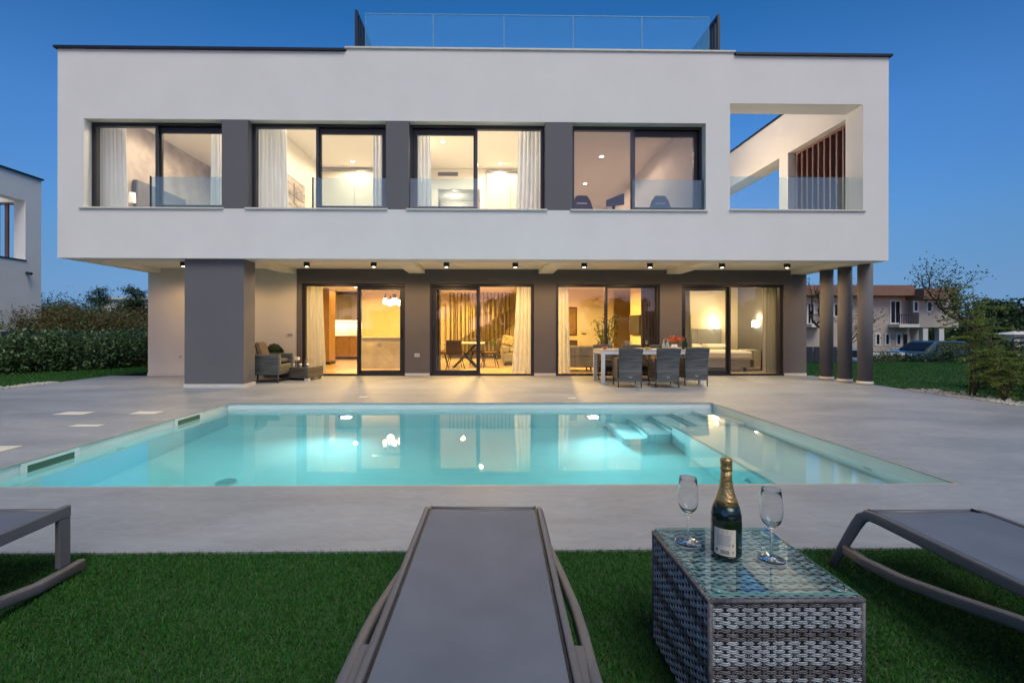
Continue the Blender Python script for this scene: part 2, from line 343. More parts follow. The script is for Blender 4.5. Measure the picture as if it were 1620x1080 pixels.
b.box(-.045, .045, -.045, .045, 0, .014); b.xf(Matrix.Translation((3.55 - 1.05, py1, -.32)) @ Matrix.Rotation(R(90), 4, 'X')); b.build('control_plate', wp, pool)
# water: a closed clear body, refracting, with the blue-green absorption of real pool water
wm = bpy.data.materials.new('pool_water'); wm.use_nodes = True; t = wm.node_tree; out = t.nodes['Material Output']; t.nodes.remove(t.nodes['Principled BSDF'])
g = t.nodes.new('ShaderNodeBsdfGlass'); g.inputs['IOR'].default_value = 1.333; g.inputs['Roughness'].default_value = 0
nz = t.nodes.new('ShaderNodeTexNoise'); nz.inputs['Scale'].default_value = 1.6; nz.inputs['Detail'].default_value = 2; tc = t.nodes.new('ShaderNodeTexCoord'); t.links.new(tc.outputs['Object'], nz.inputs[0])
bp = t.nodes.new('ShaderNodeBump'); bp.inputs['Strength'].default_value = .03; bp.inputs['Distance'].default_value = .02; t.links.new(nz.outputs[0], bp.inputs['Height']); t.links.new(bp.outputs[0], g.inputs['Normal'])
va = t.nodes.new('ShaderNodeVolumeAbsorption'); va.inputs[0].default_value = (.16, .89, .93, 1); va.inputs[1].default_value = .38
t.links.new(g.outputs[0], out.inputs['Surface']); t.links.new(va.outputs[0], out.inputs['Volume'])
wm.cycles.homogeneous_volume = True if hasattr(wm, 'cycles') else None
MB().box(px0 - .02, px1 + .02, py0 - .02, py1 + .02, FL - .02, ZW).build('water', wm, kind='structure')

# ------------------------------------------------------------------ lawns and gravel
M['turf_base'] = mat('turf_base', (.018, .055, .012), .95, c2=(.03, .08, .02), vs=5, bump=.6, bs=90)
b = MB(); b.plate('z', -24, 26, -16, 16.6, -.115, -.012, [(DXL, DXR, DY0, 24)])
b.build('lawn', M['turf_base'], kind='structure')
gmat = leafmat('turf_blades', [(.011, .090, .008), (.018, .125, .010), (.028, .155, .013), (.013, .105, .02), (.055, .15, .018), (.006, .045, .006)], .5, .2)
def blades(name, n, x0, x1, y0, y1, h0, h1, wd, label, mask=None):
    x = rng.uniform(x0, x1, n); y = rng.uniform(y0, y1, n)
    if mask is not None: k = mask(x, y); x, y = x[k], y[k]; n = len(x)
    h = rng.uniform(h0, h1, n); a = rng.uniform(0, 2 * PI, n); ln = rng.uniform(.2, 1.1, n) * h; la = rng.uniform(0, 2 * PI, n)
    z0 = -.012; dx, dy = np.cos(a) * wd, np.sin(a) * wd; lx, ly = np.cos(la) * ln, np.sin(la) * ln
    P = lambda s, f, z: np.stack([x + dx * s + lx * f, y + dy * s + ly * f, z0 + h * z], -1)
    V = np.stack([P(-1, 0, 0), P(1, 0, 0), P(-.8, .35, .6), P(.8, .35, .6), P(0, 1, 1)], 1).reshape(-1, 3)
    i = np.arange(n)[:, None] * 5
    F = np.concatenate([i + [0, 1, 3], i + [0, 3, 2], i + [2, 3, 4]])
    return npmesh(name, V, F, gmat, kind='stuff', label=label, cat='grass')
blades('grass', 230000, -3.7, 4.0, 1.3, 2.472, .010, .023, .0014, 'short dark green artificial turf under the sun loungers')
blades('grass', 50000, -3.7, 4.0, -.6, 1.3, .014, .026, .0026, 'green turf nearest the viewer under the loungers')
blades('grass', 70000, -16, DXL - .02, 7.5, 15.5, .014, .036, .0042, 'lawn strip between the terrace and the hedge', lambda x, y: x > -13.5 - (y - 9) * .1)
blades('grass', 120000, DXR + .02, 19, 6.5, 16.5, .014, .036, .0042, 'wide dark lawn between the villa columns and the parked car')
peb = leafmat('gravel_pebbles', [(.30, .30, .30), (.45, .45, .44), (.18, .18, .19), (.55, .54, .52)], .8, 0.)
def pebbles(n, fn, r0, r1, label):
    oc = np.array([(1, 0, 0), (-1, 0, 0), (0, 1, 0), (0, -1, 0), (0, 0, .6), (0, 0, -.6)], float)
    of = np.array([(0, 2, 4), (2, 1, 4), (1, 3, 4), (3, 0, 4), (2, 0, 5), (1, 2, 5), (3, 1, 5), (0, 3, 5)])
    p = np.array([fn() for _ in range(n)]); r = rng.uniform(r0, r1, (n, 1, 1)); V = p[:, None, :] + oc[None] * r * rng.uniform(.6, 1.3, (n, 6, 1))
    npmesh('gravel', V.reshape(-1, 3), (np.arange(n)[:, None, None] * 6 + of[None]).reshape(-1, 3), peb, kind='stuff', label=label, cat='gravel')
pebbles(1500, lambda: (DXL - abs(rng.normal(0, .12)) + rng.uniform(-.1, .03), rng.uniform(8.2, 10.2), .005), .015, .04, 'pale gravel along the far left edge of the terrace')
pebbles(1500, lambda: (lambda y: (DXR + abs(rng.normal(0, .25)) - .03, y, .003))(rng.uniform(6.2, 8.9)), .015, .045, 'dark grey gravel beside the shrub at the right edge of the terrace')

# ------------------------------------------------------------------ the villa
Y0, YW, XL, XR, ZL, ZC, ZT = 9.147, 11.552, -8.534, 8.152, 2.59, 2.70, 6.73
TI = 7.627; YF = Y0 + .18          # terrace inner face, window plane
villa = thing('villa', (0, Y0, 0), 'white two storey modern flat roofed villa with an overhanging upper floor and four lit windows', 'house')
ow = [(-8.02, -2.05), (-1.59, 4.40)]
win = [(-8.02, -5.31), (-4.80, -2.05), (-1.595, 1.147), (1.696, 4.402)]
ZB, ZH = 3.60, 5.355
pier = [(-5.31, -4.80), (-2.05, -1.595), (1.147, 1.696)]
b = MB(); b.plate('y', XL, XR, ZL, ZT, Y0, Y0 + .45, [(-8.02, 4.402, ZB - .02, ZH), (4.895, TI, 3.62, 5.765)]); b.build('front_wall', M['white'], villa)
for a, c in pier: MB().box(a, c, Y0 + .003, Y0 + .44, ZB - .02, ZH).build('window_pier', M['grey'], villa)
b = MB(); b.plate('x', Y0 + .45, 19.2, ZC, ZT, XL, XL + .3); b.build('side_wall', M['white'], villa)
b = MB(); b.plate('x', Y0 + .45, 19.2, ZC, ZT, TI, XR, [(9.605, 11.47, 3.62, 5.67), (11.82, 16.5, 3.62, 5.67)]); b.build('terrace_wall', M['white'], villa)
MB().box(4.6, 4.895, Y0 + .45, 19.2, ZC, ZT).build('partition_wall', M['white'], villa)
MB().box(4.895, TI, 18.9, 19.2, ZC, 4.6).build('rear_parapet', M['white'], villa)
MB().box(XL + .3, 4.6, 18.9, 19.2, ZC, ZT).build('rear_wall', M['white'], villa)
MB().box(4.895, TI, Y0 + .45, 18.9, 3.0, 3.1).build('terrace_floor', M['stone'], villa)
MB().box(XL + .3, 4.6, Y0 + .45, 18.9, 5.96, 6.3).build('roof', M['white_in'], villa)
MB().box(XL + .3, 4.6, Y0 + .45, 18.9, ZC + .004, 3.1).build('floor_slab', M['white_in'], villa)
# under side: soffit slab with edge and cross beams
MB().box(XL, XR, Y0 + .45, 19.2, ZC - .001, ZC + .003).build('soffit', M['soffit'], villa)
MB().box(XL, XL + .32, Y0 + .45, YW, ZL, ZC - .001).build('beam', M['soffit'], villa)
for a, c in ((-5.2, -4.85), (-2.0, -1.60), (1.28, 1.64), (4.55, 4.90), (7.74, XR)):
    MB().box(a, c, Y0 + .45, YW - .001, ZL + .002, ZC - .001).build('beam', M['soffit'], villa)
# roof edge
for a, c, z in ((XL - .05, -2.86, ZT), (4.99, XR + .05, ZT)):
    MB().box(a, c, Y0 - .05, Y0 + .5, z, z + .045).build('parapet_cap', M['cap'], villa)
MB().box(-2.84, 4.97, Y0 + .002, Y0 + .5, ZT, ZT + .055).build('parapet_block', M['white'], villa)
MB().box(-2.87, 5.0, Y0 - .03, Y0 + .53, ZT + .055, ZT + .095, c=.006).build('coping_stone', M['stone'], villa)
MB().box(XL - .05, XL + .35, Y0 + .5, 19.2, ZT, ZT + .045).build('parapet_cap', M['cap'], villa)
MB().box(TI - .04, XR + .05, Y0 + .5, 19.2, ZT, ZT + .045).build('parapet_cap', M['cap'], villa)
# roof terrace rail: five glass panels in front and a barred screen down each side
rail = thing('roof_railing', (1, 9.35, ZT + .095), 'glass railing of five panels with barred side screens on the villa roof', 'railing')
jx = [-2.52, -1.129, .316, 1.741, 3.16, 4.56]
for i in range(5):
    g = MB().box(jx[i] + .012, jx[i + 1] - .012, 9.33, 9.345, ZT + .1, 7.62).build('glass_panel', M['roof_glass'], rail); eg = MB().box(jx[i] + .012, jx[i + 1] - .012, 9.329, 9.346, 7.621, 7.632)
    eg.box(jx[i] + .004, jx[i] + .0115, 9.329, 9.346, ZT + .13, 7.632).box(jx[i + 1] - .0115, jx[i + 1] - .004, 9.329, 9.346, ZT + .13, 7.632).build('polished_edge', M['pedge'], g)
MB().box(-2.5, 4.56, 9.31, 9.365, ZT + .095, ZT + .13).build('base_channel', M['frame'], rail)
for X, s in ((-2.72, 1), (4.77, -1)):
    MB().box(X, X + .05 * s, 9.3, 9.36, ZT + .095, 7.68).build('post', M['frame'], rail)
    MB().box(X, X + .05 * s, 9.36, 12.4, 7.62, 7.68).build('top_rail', M['frame'], rail)
    for i in range(25):
        MB().box(X, X + .05 * s, 9.44 + i * .12, 9.50 + i * .12, ZT + .095, 7.62).build('bar', M['frame'], rail)

# upper windows: fixed light plus sliding sash behind, recessed in the wall
def window(a, c, left_fixed, k):
    W_ = thing('window', ((a + c) / 2, YF, ZB), None, None); W_.parent = villa; W_.location = Vector(W_.location) - Vector(villa.location)
    W_['label'] = ['first upper window from the left, with white curtains either side', 'second upper window, with a wide sheer curtain and closet behind', 'third upper window, with ceiling vents inside', 'fourth upper window, without curtains, beside the balcony opening'][k]
    b = MB(); b.plate('y', a, c, ZB, ZH, YF, YF + .14, [(a + .05, c - .05, ZB + .03, ZH - .055)]); b.build('frame', M['frame'], W_)
    m = a + (c - a) * (.478 if left_fixed else .49)
    fx = (a + .05, m + .02) if left_fixed else (m - .02, c - .05); sx = (m - .03, c - .05) if left_fixed else (a + .05, m + .03)
    b = MB(); b.plate('y', fx[0], fx[1], ZB + .03, ZH - .055, YF + .01, YF + .05, [(fx[0] + .022, fx[1] - .05 if left_fixed else fx[1] - .022, ZB + .045, ZH - .075)] if left_fixed else [(fx[0] + .05, fx[1] - .022, ZB + .045, ZH - .075)]); b.build('fixed_light', M['frame2'], W_)
    MB().box(fx[0] + .022, fx[1] - .022, YF + .024, YF + .036, ZB + .045, ZH - .075).build('pane', M['glass'], W_)
    b = MB(); b.plate('y', sx[0], sx[1], ZB + .03, ZH - .055, YF + .07, YF + .125, [(sx[0] + .085, sx[1] - .085, ZB + .115, ZH - .17)]); b.build('sash', M['frame'], W_)
    MB().box(sx[0] + .08, sx[1] - .08, YF + .09, YF + .102, ZB + .11, ZH - .165).build('pane', M['glass'], W_)
    gx = (sx[0] - .02, sx[1] + .045) if left_fixed else (sx[0] - .045, sx[1] + .02)
    if k == 0: gx = (gx[0], c)
    MB().box(gx[0], gx[1], Y0 + .10, Y0 + .116, ZB + .05, 4.235).build('guard_glass', M['rail_glass'], W_)
    MB().box(gx[0] - .02, gx[0], Y0 + .09, Y0 + .126, ZB, 4.25).build('clamp', M['frame'], W_)
    if k == 3: MB().box(gx[1], gx[1] + .02, Y0 + .09, Y0 + .126, ZB, 4.25).build('clamp', M['frame'], W_)
    x0 = -8.10 if k == 0 else a - .045
    MB().box(x0, c + .04, Y0 - .035, YF, ZB - .035, ZB - .001, c=.004).build('sill', M['stone'], villa)
for k, (a, c) in enumerate(win): window(a, c, k != 2, k)
# open balcony corner
bal = thing('balcony_railing', (6.2, 9.5, 3.6), 'two panel glass balustrade in the balcony opening of the upper right corner', 'balustrade')
MB().box(4.88, TI + .045, Y0 - .035, Y0 + .47, 3.585, 3.618, c=.004).build('sill', M['stone'], villa)
xm = ony(1245, 300, 9.5)[0]; xe = ony(1348, 300, 9.5)[0]
MB().box(4.897, xm - .006, 9.5, 9.516, 3.625, 4.40).build('glass_panel', M['rail_glass'], bal)
MB().box(xm + .006, xe, 9.5, 9.516, 3.625, 4.40).build('glass_panel', M['rail_glass'], bal)
MB().box(4.897, xe, 9.48, 9.536, 3.60, 3.65).build('base_channel', M['frame'], bal)
scr = thing('slat_screen', (7.85, 10.5, 3.6), 'plum wooden slat screen in the side opening of the balcony', 'screen')
for i in range(10):
    MB().box(7.78, 7.98, 9.66 + i * .187, 9.705 + i * .187, 3.64, 5.60).build('slat', M['wood_slat'], scr)
MB().box(7.80, 7.96, 9.61, 11.465, 5.60, 5.665).build('top_rail', M['wood_slat'], scr)
MB().box(7.99, 8.0, 9.61, 11.465, 3.64, 5.60).build('back_board', M['wood_slat'], scr)

# ground floor: beige wall on the left, dark wall with four sliding doors
b = MB(); b.plate('y', XL, -4.82, 0, ZC - .002, YW, YW + .3); b.build('beige_wall', M['beige'], villa)
door = [(-4.70, -2.10), (-1.474, 1.168), (1.718, 4.383), (4.938, 7.575)]
ZD = 2.335
b = MB(); b.plate('y', -4.82, XR, 0, ZC - .002, YW - .02, YW + .3, [(a, c, -.1, ZD) for a, c in door]); b.build('dark_wall', M['taupe'], villa)
for a, c in ((XL, -4.82), (-2.10, -1.474), (1.168, 1.718), (4.383, 4.938), (7.575, XR)):
    MB().box(a, c, YW - .03, YW - .021, .002, .07).build('skirting', M['stone'], villa)
MB().box(XL, XL + .3, YW + .3, 19.2, 0, ZC - .002).build('side_wall', M['beige'], villa)
MB().box(XR - .3, XR, YW + .3, 19.2, 0, ZC - .002).build('side_wall', M['taupe'], villa)
# block pillar and the three round columns
b = MB().box(-6.112, -4.93, 9.257, 9.70, .075, ZC - .002).build('block_pillar', M['grey'], villa)
MB().box(-6.125, -4.917, 9.243, 9.712, .001, .075).build('plinth', M['stone'], b)
for x, y in ((ony(1307.5, 500, 10.68)[0], 10.68), (ony(1336.5, 500, 10.18)[0], 10.18), (ony(1368.5, 500, 9.72)[0], 9.72)):
    o = MB().lathe([(.135, .075), (.135, ZL + .001)], x, y, 40).build('column', M['grey'], villa)
    MB().lathe([(.145, .001), (.145, .075), (.136, .076)], x, y, 40).build('plinth', M['stone'], o)
M['handle'] = mat('handle_metal', (.02, .02, .022), .35, .6)
def slider(a, c, frac, k, front_left):
    """front_left: which leaf has the broad (sliding) sash"""
    D = thing('sliding_door', ((a + c) / 2, YW, 0), None, None); D.parent = villa; D.location = Vector(D.location) - Vector(villa.location)
    D['label'] = ['leftmost glass door, in front of the kitchen', 'glass door in front of the indoor dining table', 'glass door behind the outdoor dining table', 'rightmost glass door, in front of the bedroom'][k]
    y = YW + .03
    b = MB(); b.plate('y', a, c, 0, ZD, y, y + .15, [(a + .055, c - .055, .035, ZD - .06)]); b.build('frame', M['frame'], D)
    m = a + (c - a) * frac
    L = [(a + .055, m + .03), (m - .03, c - .055)]; sl = 0 if front_left else 1; fx = L[1 - sl]; sx = L[sl]
    if front_left is None: fx, sx = L
    b = MB(); b.plate('y', fx[0], fx[1], .035, ZD - .06, y + .01, y + .05, [(fx[0] + .02, fx[1] - .045 if fx is L[0] else fx[1] - .02, .05, ZD - .075)] if fx is L[0] else [(fx[0] + .045, fx[1] - .02, .05, ZD - .075)]); b.build('fixed_light', M['frame'], D)
    MB().box(fx[0] + .018, fx[1] - .018, y + .024, y + .036, .045, ZD - .07).build('pane', M['glass'], D)
    th = .095 if front_left is not None else .03
    b = MB(); b.plate('y', sx[0], sx[1], .035, ZD - .06, y + .075, y + .13, [(sx[0] + th, sx[1] - th, .035 + th, ZD - .06 - th)]); sa = b.build('sash', M['frame'], D)
    MB().box(sx[0] + th - .005, sx[1] - th + .005, y + .095, y + .107, .03 + th, ZD - .055 - th).build('pane', M['glass'], D)
    if front_left is not None:
        hx = sx[0] + .045 if sl == 0 else sx[1] - .045
        MB().box(hx - .012, hx + .012, y + .05, y + .075, .95, 1.2, c=.005).build('handle', M['handle'], D)
slider(*door[0], .535, 0, False); slider(*door[1], .47, 1, True); slider(*door[2], .49, 2, None); slider(*door[3], .485, 3, True)

# interior shell of the ground floor
WP = mat('warm_wall_paint', (.80, .69, .46), .8, var=.02, vs=1, bump=.08, bs=120)
FLM = mat('warm_floor', (.52, .40, .26), .35, var=.12, vs=2, stretch=(1, 4, 1))
MB().box(-6.9, XR - .3, YW + .3, 19.0, -.25, .008).build('interior_floor', FLM, villa)
MB().box(-6.9, XR - .3, YW + .3, 19.0, 2.635, 2.69).build('ceiling', M['white_in'], villa)
MB().box(-7.02, -6.9, YW + .3, 19.0, 0, 2.69).build('interior_wall', WP, villa)
MB().box(-6.9, XR - .3, 18.9, 19.02, 0, 2.69).build('interior_wall', WP, villa)
MB().box(4.68, 4.80, YW + .3, 14.9, .008, 2.635).build('interior_wall', WP, villa)
MB().box(4.80, XR - .3, 14.2, 14.32, .008, 2.635).build('interior_wall', mat('sand_paint', (.55, .47, .34), .8, var=.03, vs=2), villa)
MB().box(2.2, 4.68, 16.9, 17.02, .008, 2.635).build('interior_wall', WP, villa)
MB().box(-4.85, -2.6, 17.6, 17.72, .008, 2.635).build('interior_wall', WP, villa)
# interior shell of the upper floor
UF, UC = 3.104, 5.955
for X, y1 in ((-5.05, 13.6), (-1.85, 13.6), (1.44, 18.9)):
    MB().box(X - .06, X + .06, Y0 + .46, y1, UF, UC).build('interior_wall', M['white_in'], villa)
MB().box(XL + .301, -5.11, 13.6, 13.72, UF, UC).build('interior_wall', M['white_in'], villa)
MB().box(-4.99, -1.91, 13.6, 13.72, UF, UC).build('interior_wall', M['white_in'], villa)
b = MB(); b.plate('y', -1.79, 1.38, UF, UC, 13.6, 13.72, [(-1.5, -.25, UF, 5.35)]); b.build('interior_wall', M['white_in'], villa)
MB().box(XL + .301, XL + .32, Y0 + .46, 13.6, UF, UC).build('feature_wall', mat('mottled_plaster', (.40, .35, .33), .7, c2=(.52, .47, .44), vs=3, var=.1), villa)

# ------------------------------------------------------------------ lamps
def lamp(o, kind, e, c, loc, size=.05, spot=None, rot=None, rect=None):
    l = bpy.data.lights.new('light', kind); l.energy = e * .785; l.color = c
    if kind == 'AREA':
        l.size = size
        if rect: l.shape = 'RECTANGLE'; l.size, l.size_y = rect
    else: l.shadow_soft_size = size
    if spot: l.spot_size = R(spot[0]); l.spot_blend = spot[1]
    lo = bpy.data.objects.new('light', l); col.objects.link(lo); lo.parent = o; lo.location = Vector(loc) - wloc(o)
    if rot: lo.rotation_euler = rot
    return lo
WARM = (1, .58, .15); WARM2 = (1, .72, .42); UPW = (1, .80, .56)
gw = emit('warm_bulb_glow', (1, .85, .6), 3)
names9 = ['far left end, over the beige wall', 'second from the left, over the coffee table', 'third from the left, over the kitchen door', 'fourth from the left', 'middle one of the nine', 'fourth from the right', 'third from the right, over the dining table', 'second from the right, over the bedroom door', 'rightmost, by the end beam']
for k, px in enumerate((290, 485, 591, 706, 815, 924, 1028, 1142, 1245)):
    x, y = onz(px, 415.5, 2.70); z = ZC - .001
    t_ = thing('ceiling_light', (x, y, z), 'small black cylinder downlight on the terrace soffit, ' + names9[k], 'ceiling light', 'nine downlights on the soffit')
    MB().lathe([(.062, z - .10), (.066, z - .098), (.066, z)], x, y, 24).build('housing', M['black'], t_)
    MB().lathe([(.034, z - .104), (.034, z - .101)], x, y, 20).build('lens', gw, t_)
    lamp(t_, 'SPOT', 19, (1, .62, .28), (x, y, z - .12), .04, (168, .35), (0, 0, 0))
ul = ['over the closet, seen in the second upper window', 'nearest the glass in the third upper window', 'deeper right side of the third upper window', 'highest of the row in the fourth upper window', 'middle of the row in the fourth upper window', 'lowest and deepest of the row in the fourth upper window']
for k, (a, c) in enumerate(((557, 256), (700, 224), (791, 258), (951, 247), (925, 290), (906, 321))):
    x, y = onz(a, c, UC); z = UC - .001
    t_ = thing('recessed_light', (x, y, z), 'round recessed ceiling light ' + ul[k], 'ceiling light', 'ceiling lights upstairs')
    MB().lathe([(.075, z - .008), (.075, z)], x, y, 24).build('ring', M['white_in'], t_)
    MB().lathe([(.055, z - .012), (.055, z - .009)], x, y, 20).build('lens', gw, t_)
    lamp(t_, 'SPOT', (26, 38, 26, 26, 20, 20)[k], UPW if k < 3 else (1, .66, .48), (x, y, z - .02), .05, (172, .3), (0, 0, 0))
for xx, e_, l_ in ((-3.4, 75, 'second'), (-.3, 60, 'third'), (-6.4, 55, 'first')):  # lamps added out of view to brighten the three upper rooms
    t_ = thing('recessed_light', (xx, 10.55, UC), 'unseen lamp added close behind the glass to brighten the ' + l_ + ' upper room', 'ceiling light', 'ceiling lights upstairs')
    MB().lathe([(.075, UC - .009), (.075, UC - .001)], xx, 10.55, 24).build('ring', M['white_in'], t_); lamp(t_, 'SPOT', e_, UPW, (xx, 10.55, UC - .02), .05, (172, .3), (0, 0, 0))
t_ = thing('recessed_light', (-6.6, 11.2, UC), 'recessed ceiling light of the left bedroom, hidden behind the curtain side', 'ceiling light', 'ceiling lights upstairs')
MB().lathe([(.075, UC - .009), (.075, UC - .001)], -6.6, 11.2, 24).build('ring', M['white_in'], t_)
MB().lathe([(.055, UC - .012), (.055, UC - .0095)], -6.6, 11.2, 20).build('lens', gw, t_); lamp(t_, 'SPOT', 34, (1, .74, .5), (-6.6, 11.2, UC - .02), .05, (172, .3), (0, 0, 0))
for k, (x, y) in enumerate(((-3.6, 12.9), (-.2, 13.2), (2.4, 14.0), (-.9, 16.6), (-4.6, 15.9))):
    z = 2.634
    t_ = thing('recessed_light', (x, y, z), 'recessed warm ceiling light in the ' + ('kitchen entrance', 'dining area', 'living area', 'stair hall', 'back of the kitchen')[k], 'ceiling light', 'ceiling lights downstairs')
    MB().lathe([(.075, z - .008), (.075, z)], x, y, 24).build('ring', M['white_in'], t_)
    MB().lathe([(.055, z - .012), (.055, z - .009)], x, y, 20).build('lens', gw, t_)
    lamp(t_, 'SPOT', (110, 160, 170, 150, 48)[k], WARM, (x, y, z - .02), .05, (172, .3), (0, 0, 0))
t_ = thing('recessed_light', (-1.2, 16.4, UC), 'recessed ceiling light in the passage behind the third upper room', 'ceiling light', 'ceiling lights upstairs')
MB().lathe([(.075, UC - .009), (.075, UC - .001)], -1.2, 16.4, 24).build('ring', M['white_in'], t_); MB().lathe([(.055, UC - .012), (.055, UC - .0095)], -1.2, 16.4, 20).build('lens', gw, t_); lamp(t_, 'POINT', 5, UPW, (-1.2, 16.4, UC - .3), .05)
# unseen lamp added for the indoor light that reaches the open balcony
t_ = thing('added_balcony_lamp', (4.9, 12.2, 5.3), 'unseen lamp added on the inner balcony wall, standing in for indoor light from the terrace doors', 'wall light')
MB().box(4.896, 4.98, 12.1, 12.3, 5.2, 5.36, c=.006).build('housing', M['black'], t_); lamp(t_, 'POINT', 38, (1, .74, .48), (5.15, 12.2, 5.25), .06)

# ------------------------------------------------------------------ curtains
def clothmat(name, c, tr=.5):
    m = bpy.data.materials.new(name); m.use_nodes = True; t = m.node_tree; out = t.nodes['Material Output']; b = t.nodes['Principled BSDF']; b.inputs['Base Color'].default_value = (*c, 1); b.inputs['Roughness'].default_value = .9
    n = t.nodes.new('ShaderNodeTexNoise'); n.inputs['Scale'].default_value = 250; bp = t.nodes.new('ShaderNodeBump'); bp.inputs['Strength'].default_value = .15; t.links.new(n.outputs[0], bp.inputs['Height']); t.links.new(bp.outputs[0], b.inputs['Normal'])
    tl = t.nodes.new('ShaderNodeBsdfTranslucent'); tl.inputs[0].default_value = (*c, 1); mx = t.nodes.new('ShaderNodeMixShader'); mx.inputs[0].default_value = tr
    t.links.new(b.outputs[0], mx.inputs[1]); t.links.new(tl.outputs[0], mx.inputs[2]); t.links.new(mx.outputs[0], out.inputs[0]); return m
M['sheer'] = clothmat('sheer_curtain', (.90, .91, .92)); M['drape'] = clothmat('brown_drape', (.11, .085, .08), .1); M['cream'] = clothmat('cream_curtain', (.62, .60, .50), .35)
def curtain(pa, pb, Y, z0, z1, mt, label, flare=0., seed=1, grp='curtains behind the windows'):
    x0 = ony(pa, 400, Y)[0]; x1 = ony(pb, 400, Y)[0]; n = 90; nz = 14; r = random.Random(seed); ph = [r.uniform(0, 6.28) for _ in range(4)]
    b = MB(); b.smooth = True; vs = []; fs = []; k = max(3, (x1 - x0) / .085)
    for side in (0, 1):
        for j in range(nz + 1):
            t = j / nz; z = z1 + (z0 - z1) * t
            for i in range(n + 1):
                u = i / n; xx = x0 + (x1 - x0) * u + (flare * t ** 1.5 * (u if flare > 0 else 1 - u))
                a = (.028 + .01 * t) * math.sin(2 * PI * k * u + ph[0] + .7 * math.sin(3 * u + ph[1])) + .012 * math.sin(2 * PI * k * .37 * u + ph[2] + t)
                vs.append((xx, Y + a + .004 * side, z))
    N = (n + 1) * (nz + 1)
    for j in range(nz):
        for i in range(n):
            q = j * (n + 1) + i; fs.append((q, q + n + 1, q + n + 2, q + 1)); fs.append((N + q, N + q + 1, N + q + n + 2, N + q + n + 1))
    for j in range(nz):
        for e_ in (0, n): q = j * (n + 1) + e_; fs.append((q, q + n + 1, N + q + n + 1, N + q))
    b.add(vs, fs); b.sm = [True] * len(b.f)
    o = b.build('curtain', mt); return tag(o, label, 'curtain', grp)
yu = YF + .32
for a, c, fl, s, l in ((150, 200, .08, 1, 'white sheer curtain at the left side of the first upper window'), (334, 349, -.03, 2, 'narrow white curtain at the right side of the first upper window'),
                    (402, 452, .08, 3, 'wide white sheer curtain at the left side of the second upper window'), (589, 606, 0, 4, 'narrow blue shaded curtain at the right side of the second upper window'),
                    (660, 680, .07, 5, 'narrow sheer curtain at the left side of the third upper window'), (820, 858, -.09, 6, 'white sheer curtain at the right side of the third upper window')):
    curtain(a, c, yu, UF + .02, 5.60, M['sheer'], l, fl, s)
yl = YW + .42
for a, c, fl, s, mt, l in ((483, 511, .1, 7, 'sheer', 'white full height curtain at the left of the kitchen door'), (687, 697, 0, 8, 'drape', 'narrow dark drape at the left of the dining room door'),
                        (817, 842, -.13, 9, 'sheer', 'white curtain at the right of the dining room door'), (883, 899, .05, 10, 'sheer', 'white curtain at the left of the living room door'),
                        (1014, 1042, 0, 11, 'drape', 'dark brown drape at the right of the living room door'), (1083, 1090, .12, 12, 'cream', 'slim cream curtain at the left of the bedroom door'), (1207, 1231, 0, 13, 'cream', 'cream curtain at the right of the bedroom door')):
    curtain(a, c, yl, .03, 2.5, M[mt], l, fl, s)

# ------------------------------------------------------------------ upstairs furniture
def px_box(b, pa, pb, ya, yb, Y, d, c=0.):
    x0, z1 = ony(pa, ya, Y); x1, z0 = ony(pb, yb, Y); return b.box(x0, x1, Y, Y + d, z0, z1, c)
M['closet'] = mat('closet_door', (.66, .62, .53), .4, var=.02, vs=2); M['alu'] = mat('brushed_aluminium', (.4, .4, .4), .35, .8)
def closet(x0, x1, Yb, z0, z1, n, label):
    c = thing('closet', ((x0 + x1) / 2, Yb, z0), label, 'closet')
    for i in range(n):
        a = x0 + (x1 - x0) * i / n; MB().box(a + .006, a + (x1 - x0) / n - .006, Yb - .05, Yb - .004, z0 + .03, z1 - .06, c=.003).build('door_panel', M['closet'], c)
        if i: MB().box(a - .006, a + .006, Yb - .056, Yb - .01, z0 + .03, z1 - .06).build('edge_profile', M['alu'], c)
    MB().box(x0, x1, Yb - .07, Yb - .004, z1 - .06, z1).build('top_track', M['alu'], c)
closet(-4.97, -1.95, 13.6, UF, 5.90, 3, 'white sliding door closet filling the back of the second upper room')
closet(-.05, 1.36, 13.6, UF, 5.88, 2, 'white sliding door closet at the right back of the third upper room')
def vent(x0, x1, Y, z0, z1, label):
    v = thing('air_vent', ((x0 + x1) / 2, Y, z0), label, 'air vent'); b = MB(); b.plate('y', x0, x1, z0, z1, Y - .02, Y - .002, [(x0 + .02, x1 - .02, z0 + .015, z1 - .015)]); b.build('frame', M['white_in'], v)
    MB().box(x0 + .02, x1 - .02, Y - .006, Y - .002, z0 + .015, z1 - .015).build('backing', M['black'], v)
    n = max(3, int((z1 - z0) / .03))
    for i in range(n): zz = z0 + .015 + (z1 - z0 - .03) * (i + .5) / n; MB().box(x0 + .02, x1 - .02, Y - .018, Y - .007, zz - .004, zz + .004).build('slat', M['alu'], v)
a = ony(691, 272, 13.6); c = ony(725, 280, 13.6); vent(a[0], c[0], 13.6, c[1], a[1], 'wide grey slotted air vent high on the wall of the third upper room')
MB().box(-1.79, 1.38, 17.0, 17.1, UF, UC).build('interior_wall', M['white_in'], villa)
v = thing('air_vent', (-1.3, 15.7, UC), 'slim air slot in the passage ceiling seen in the third upper window', 'air vent')
MB().box(-1.62, -.98, 15.62, 15.78, UC - .012, UC - .001).build('frame', M['white_in'], v); MB().box(-1.58, -1.02, 15.66, 15.74, UC - .018, UC - .0125).build('slot', M['alu'], v)
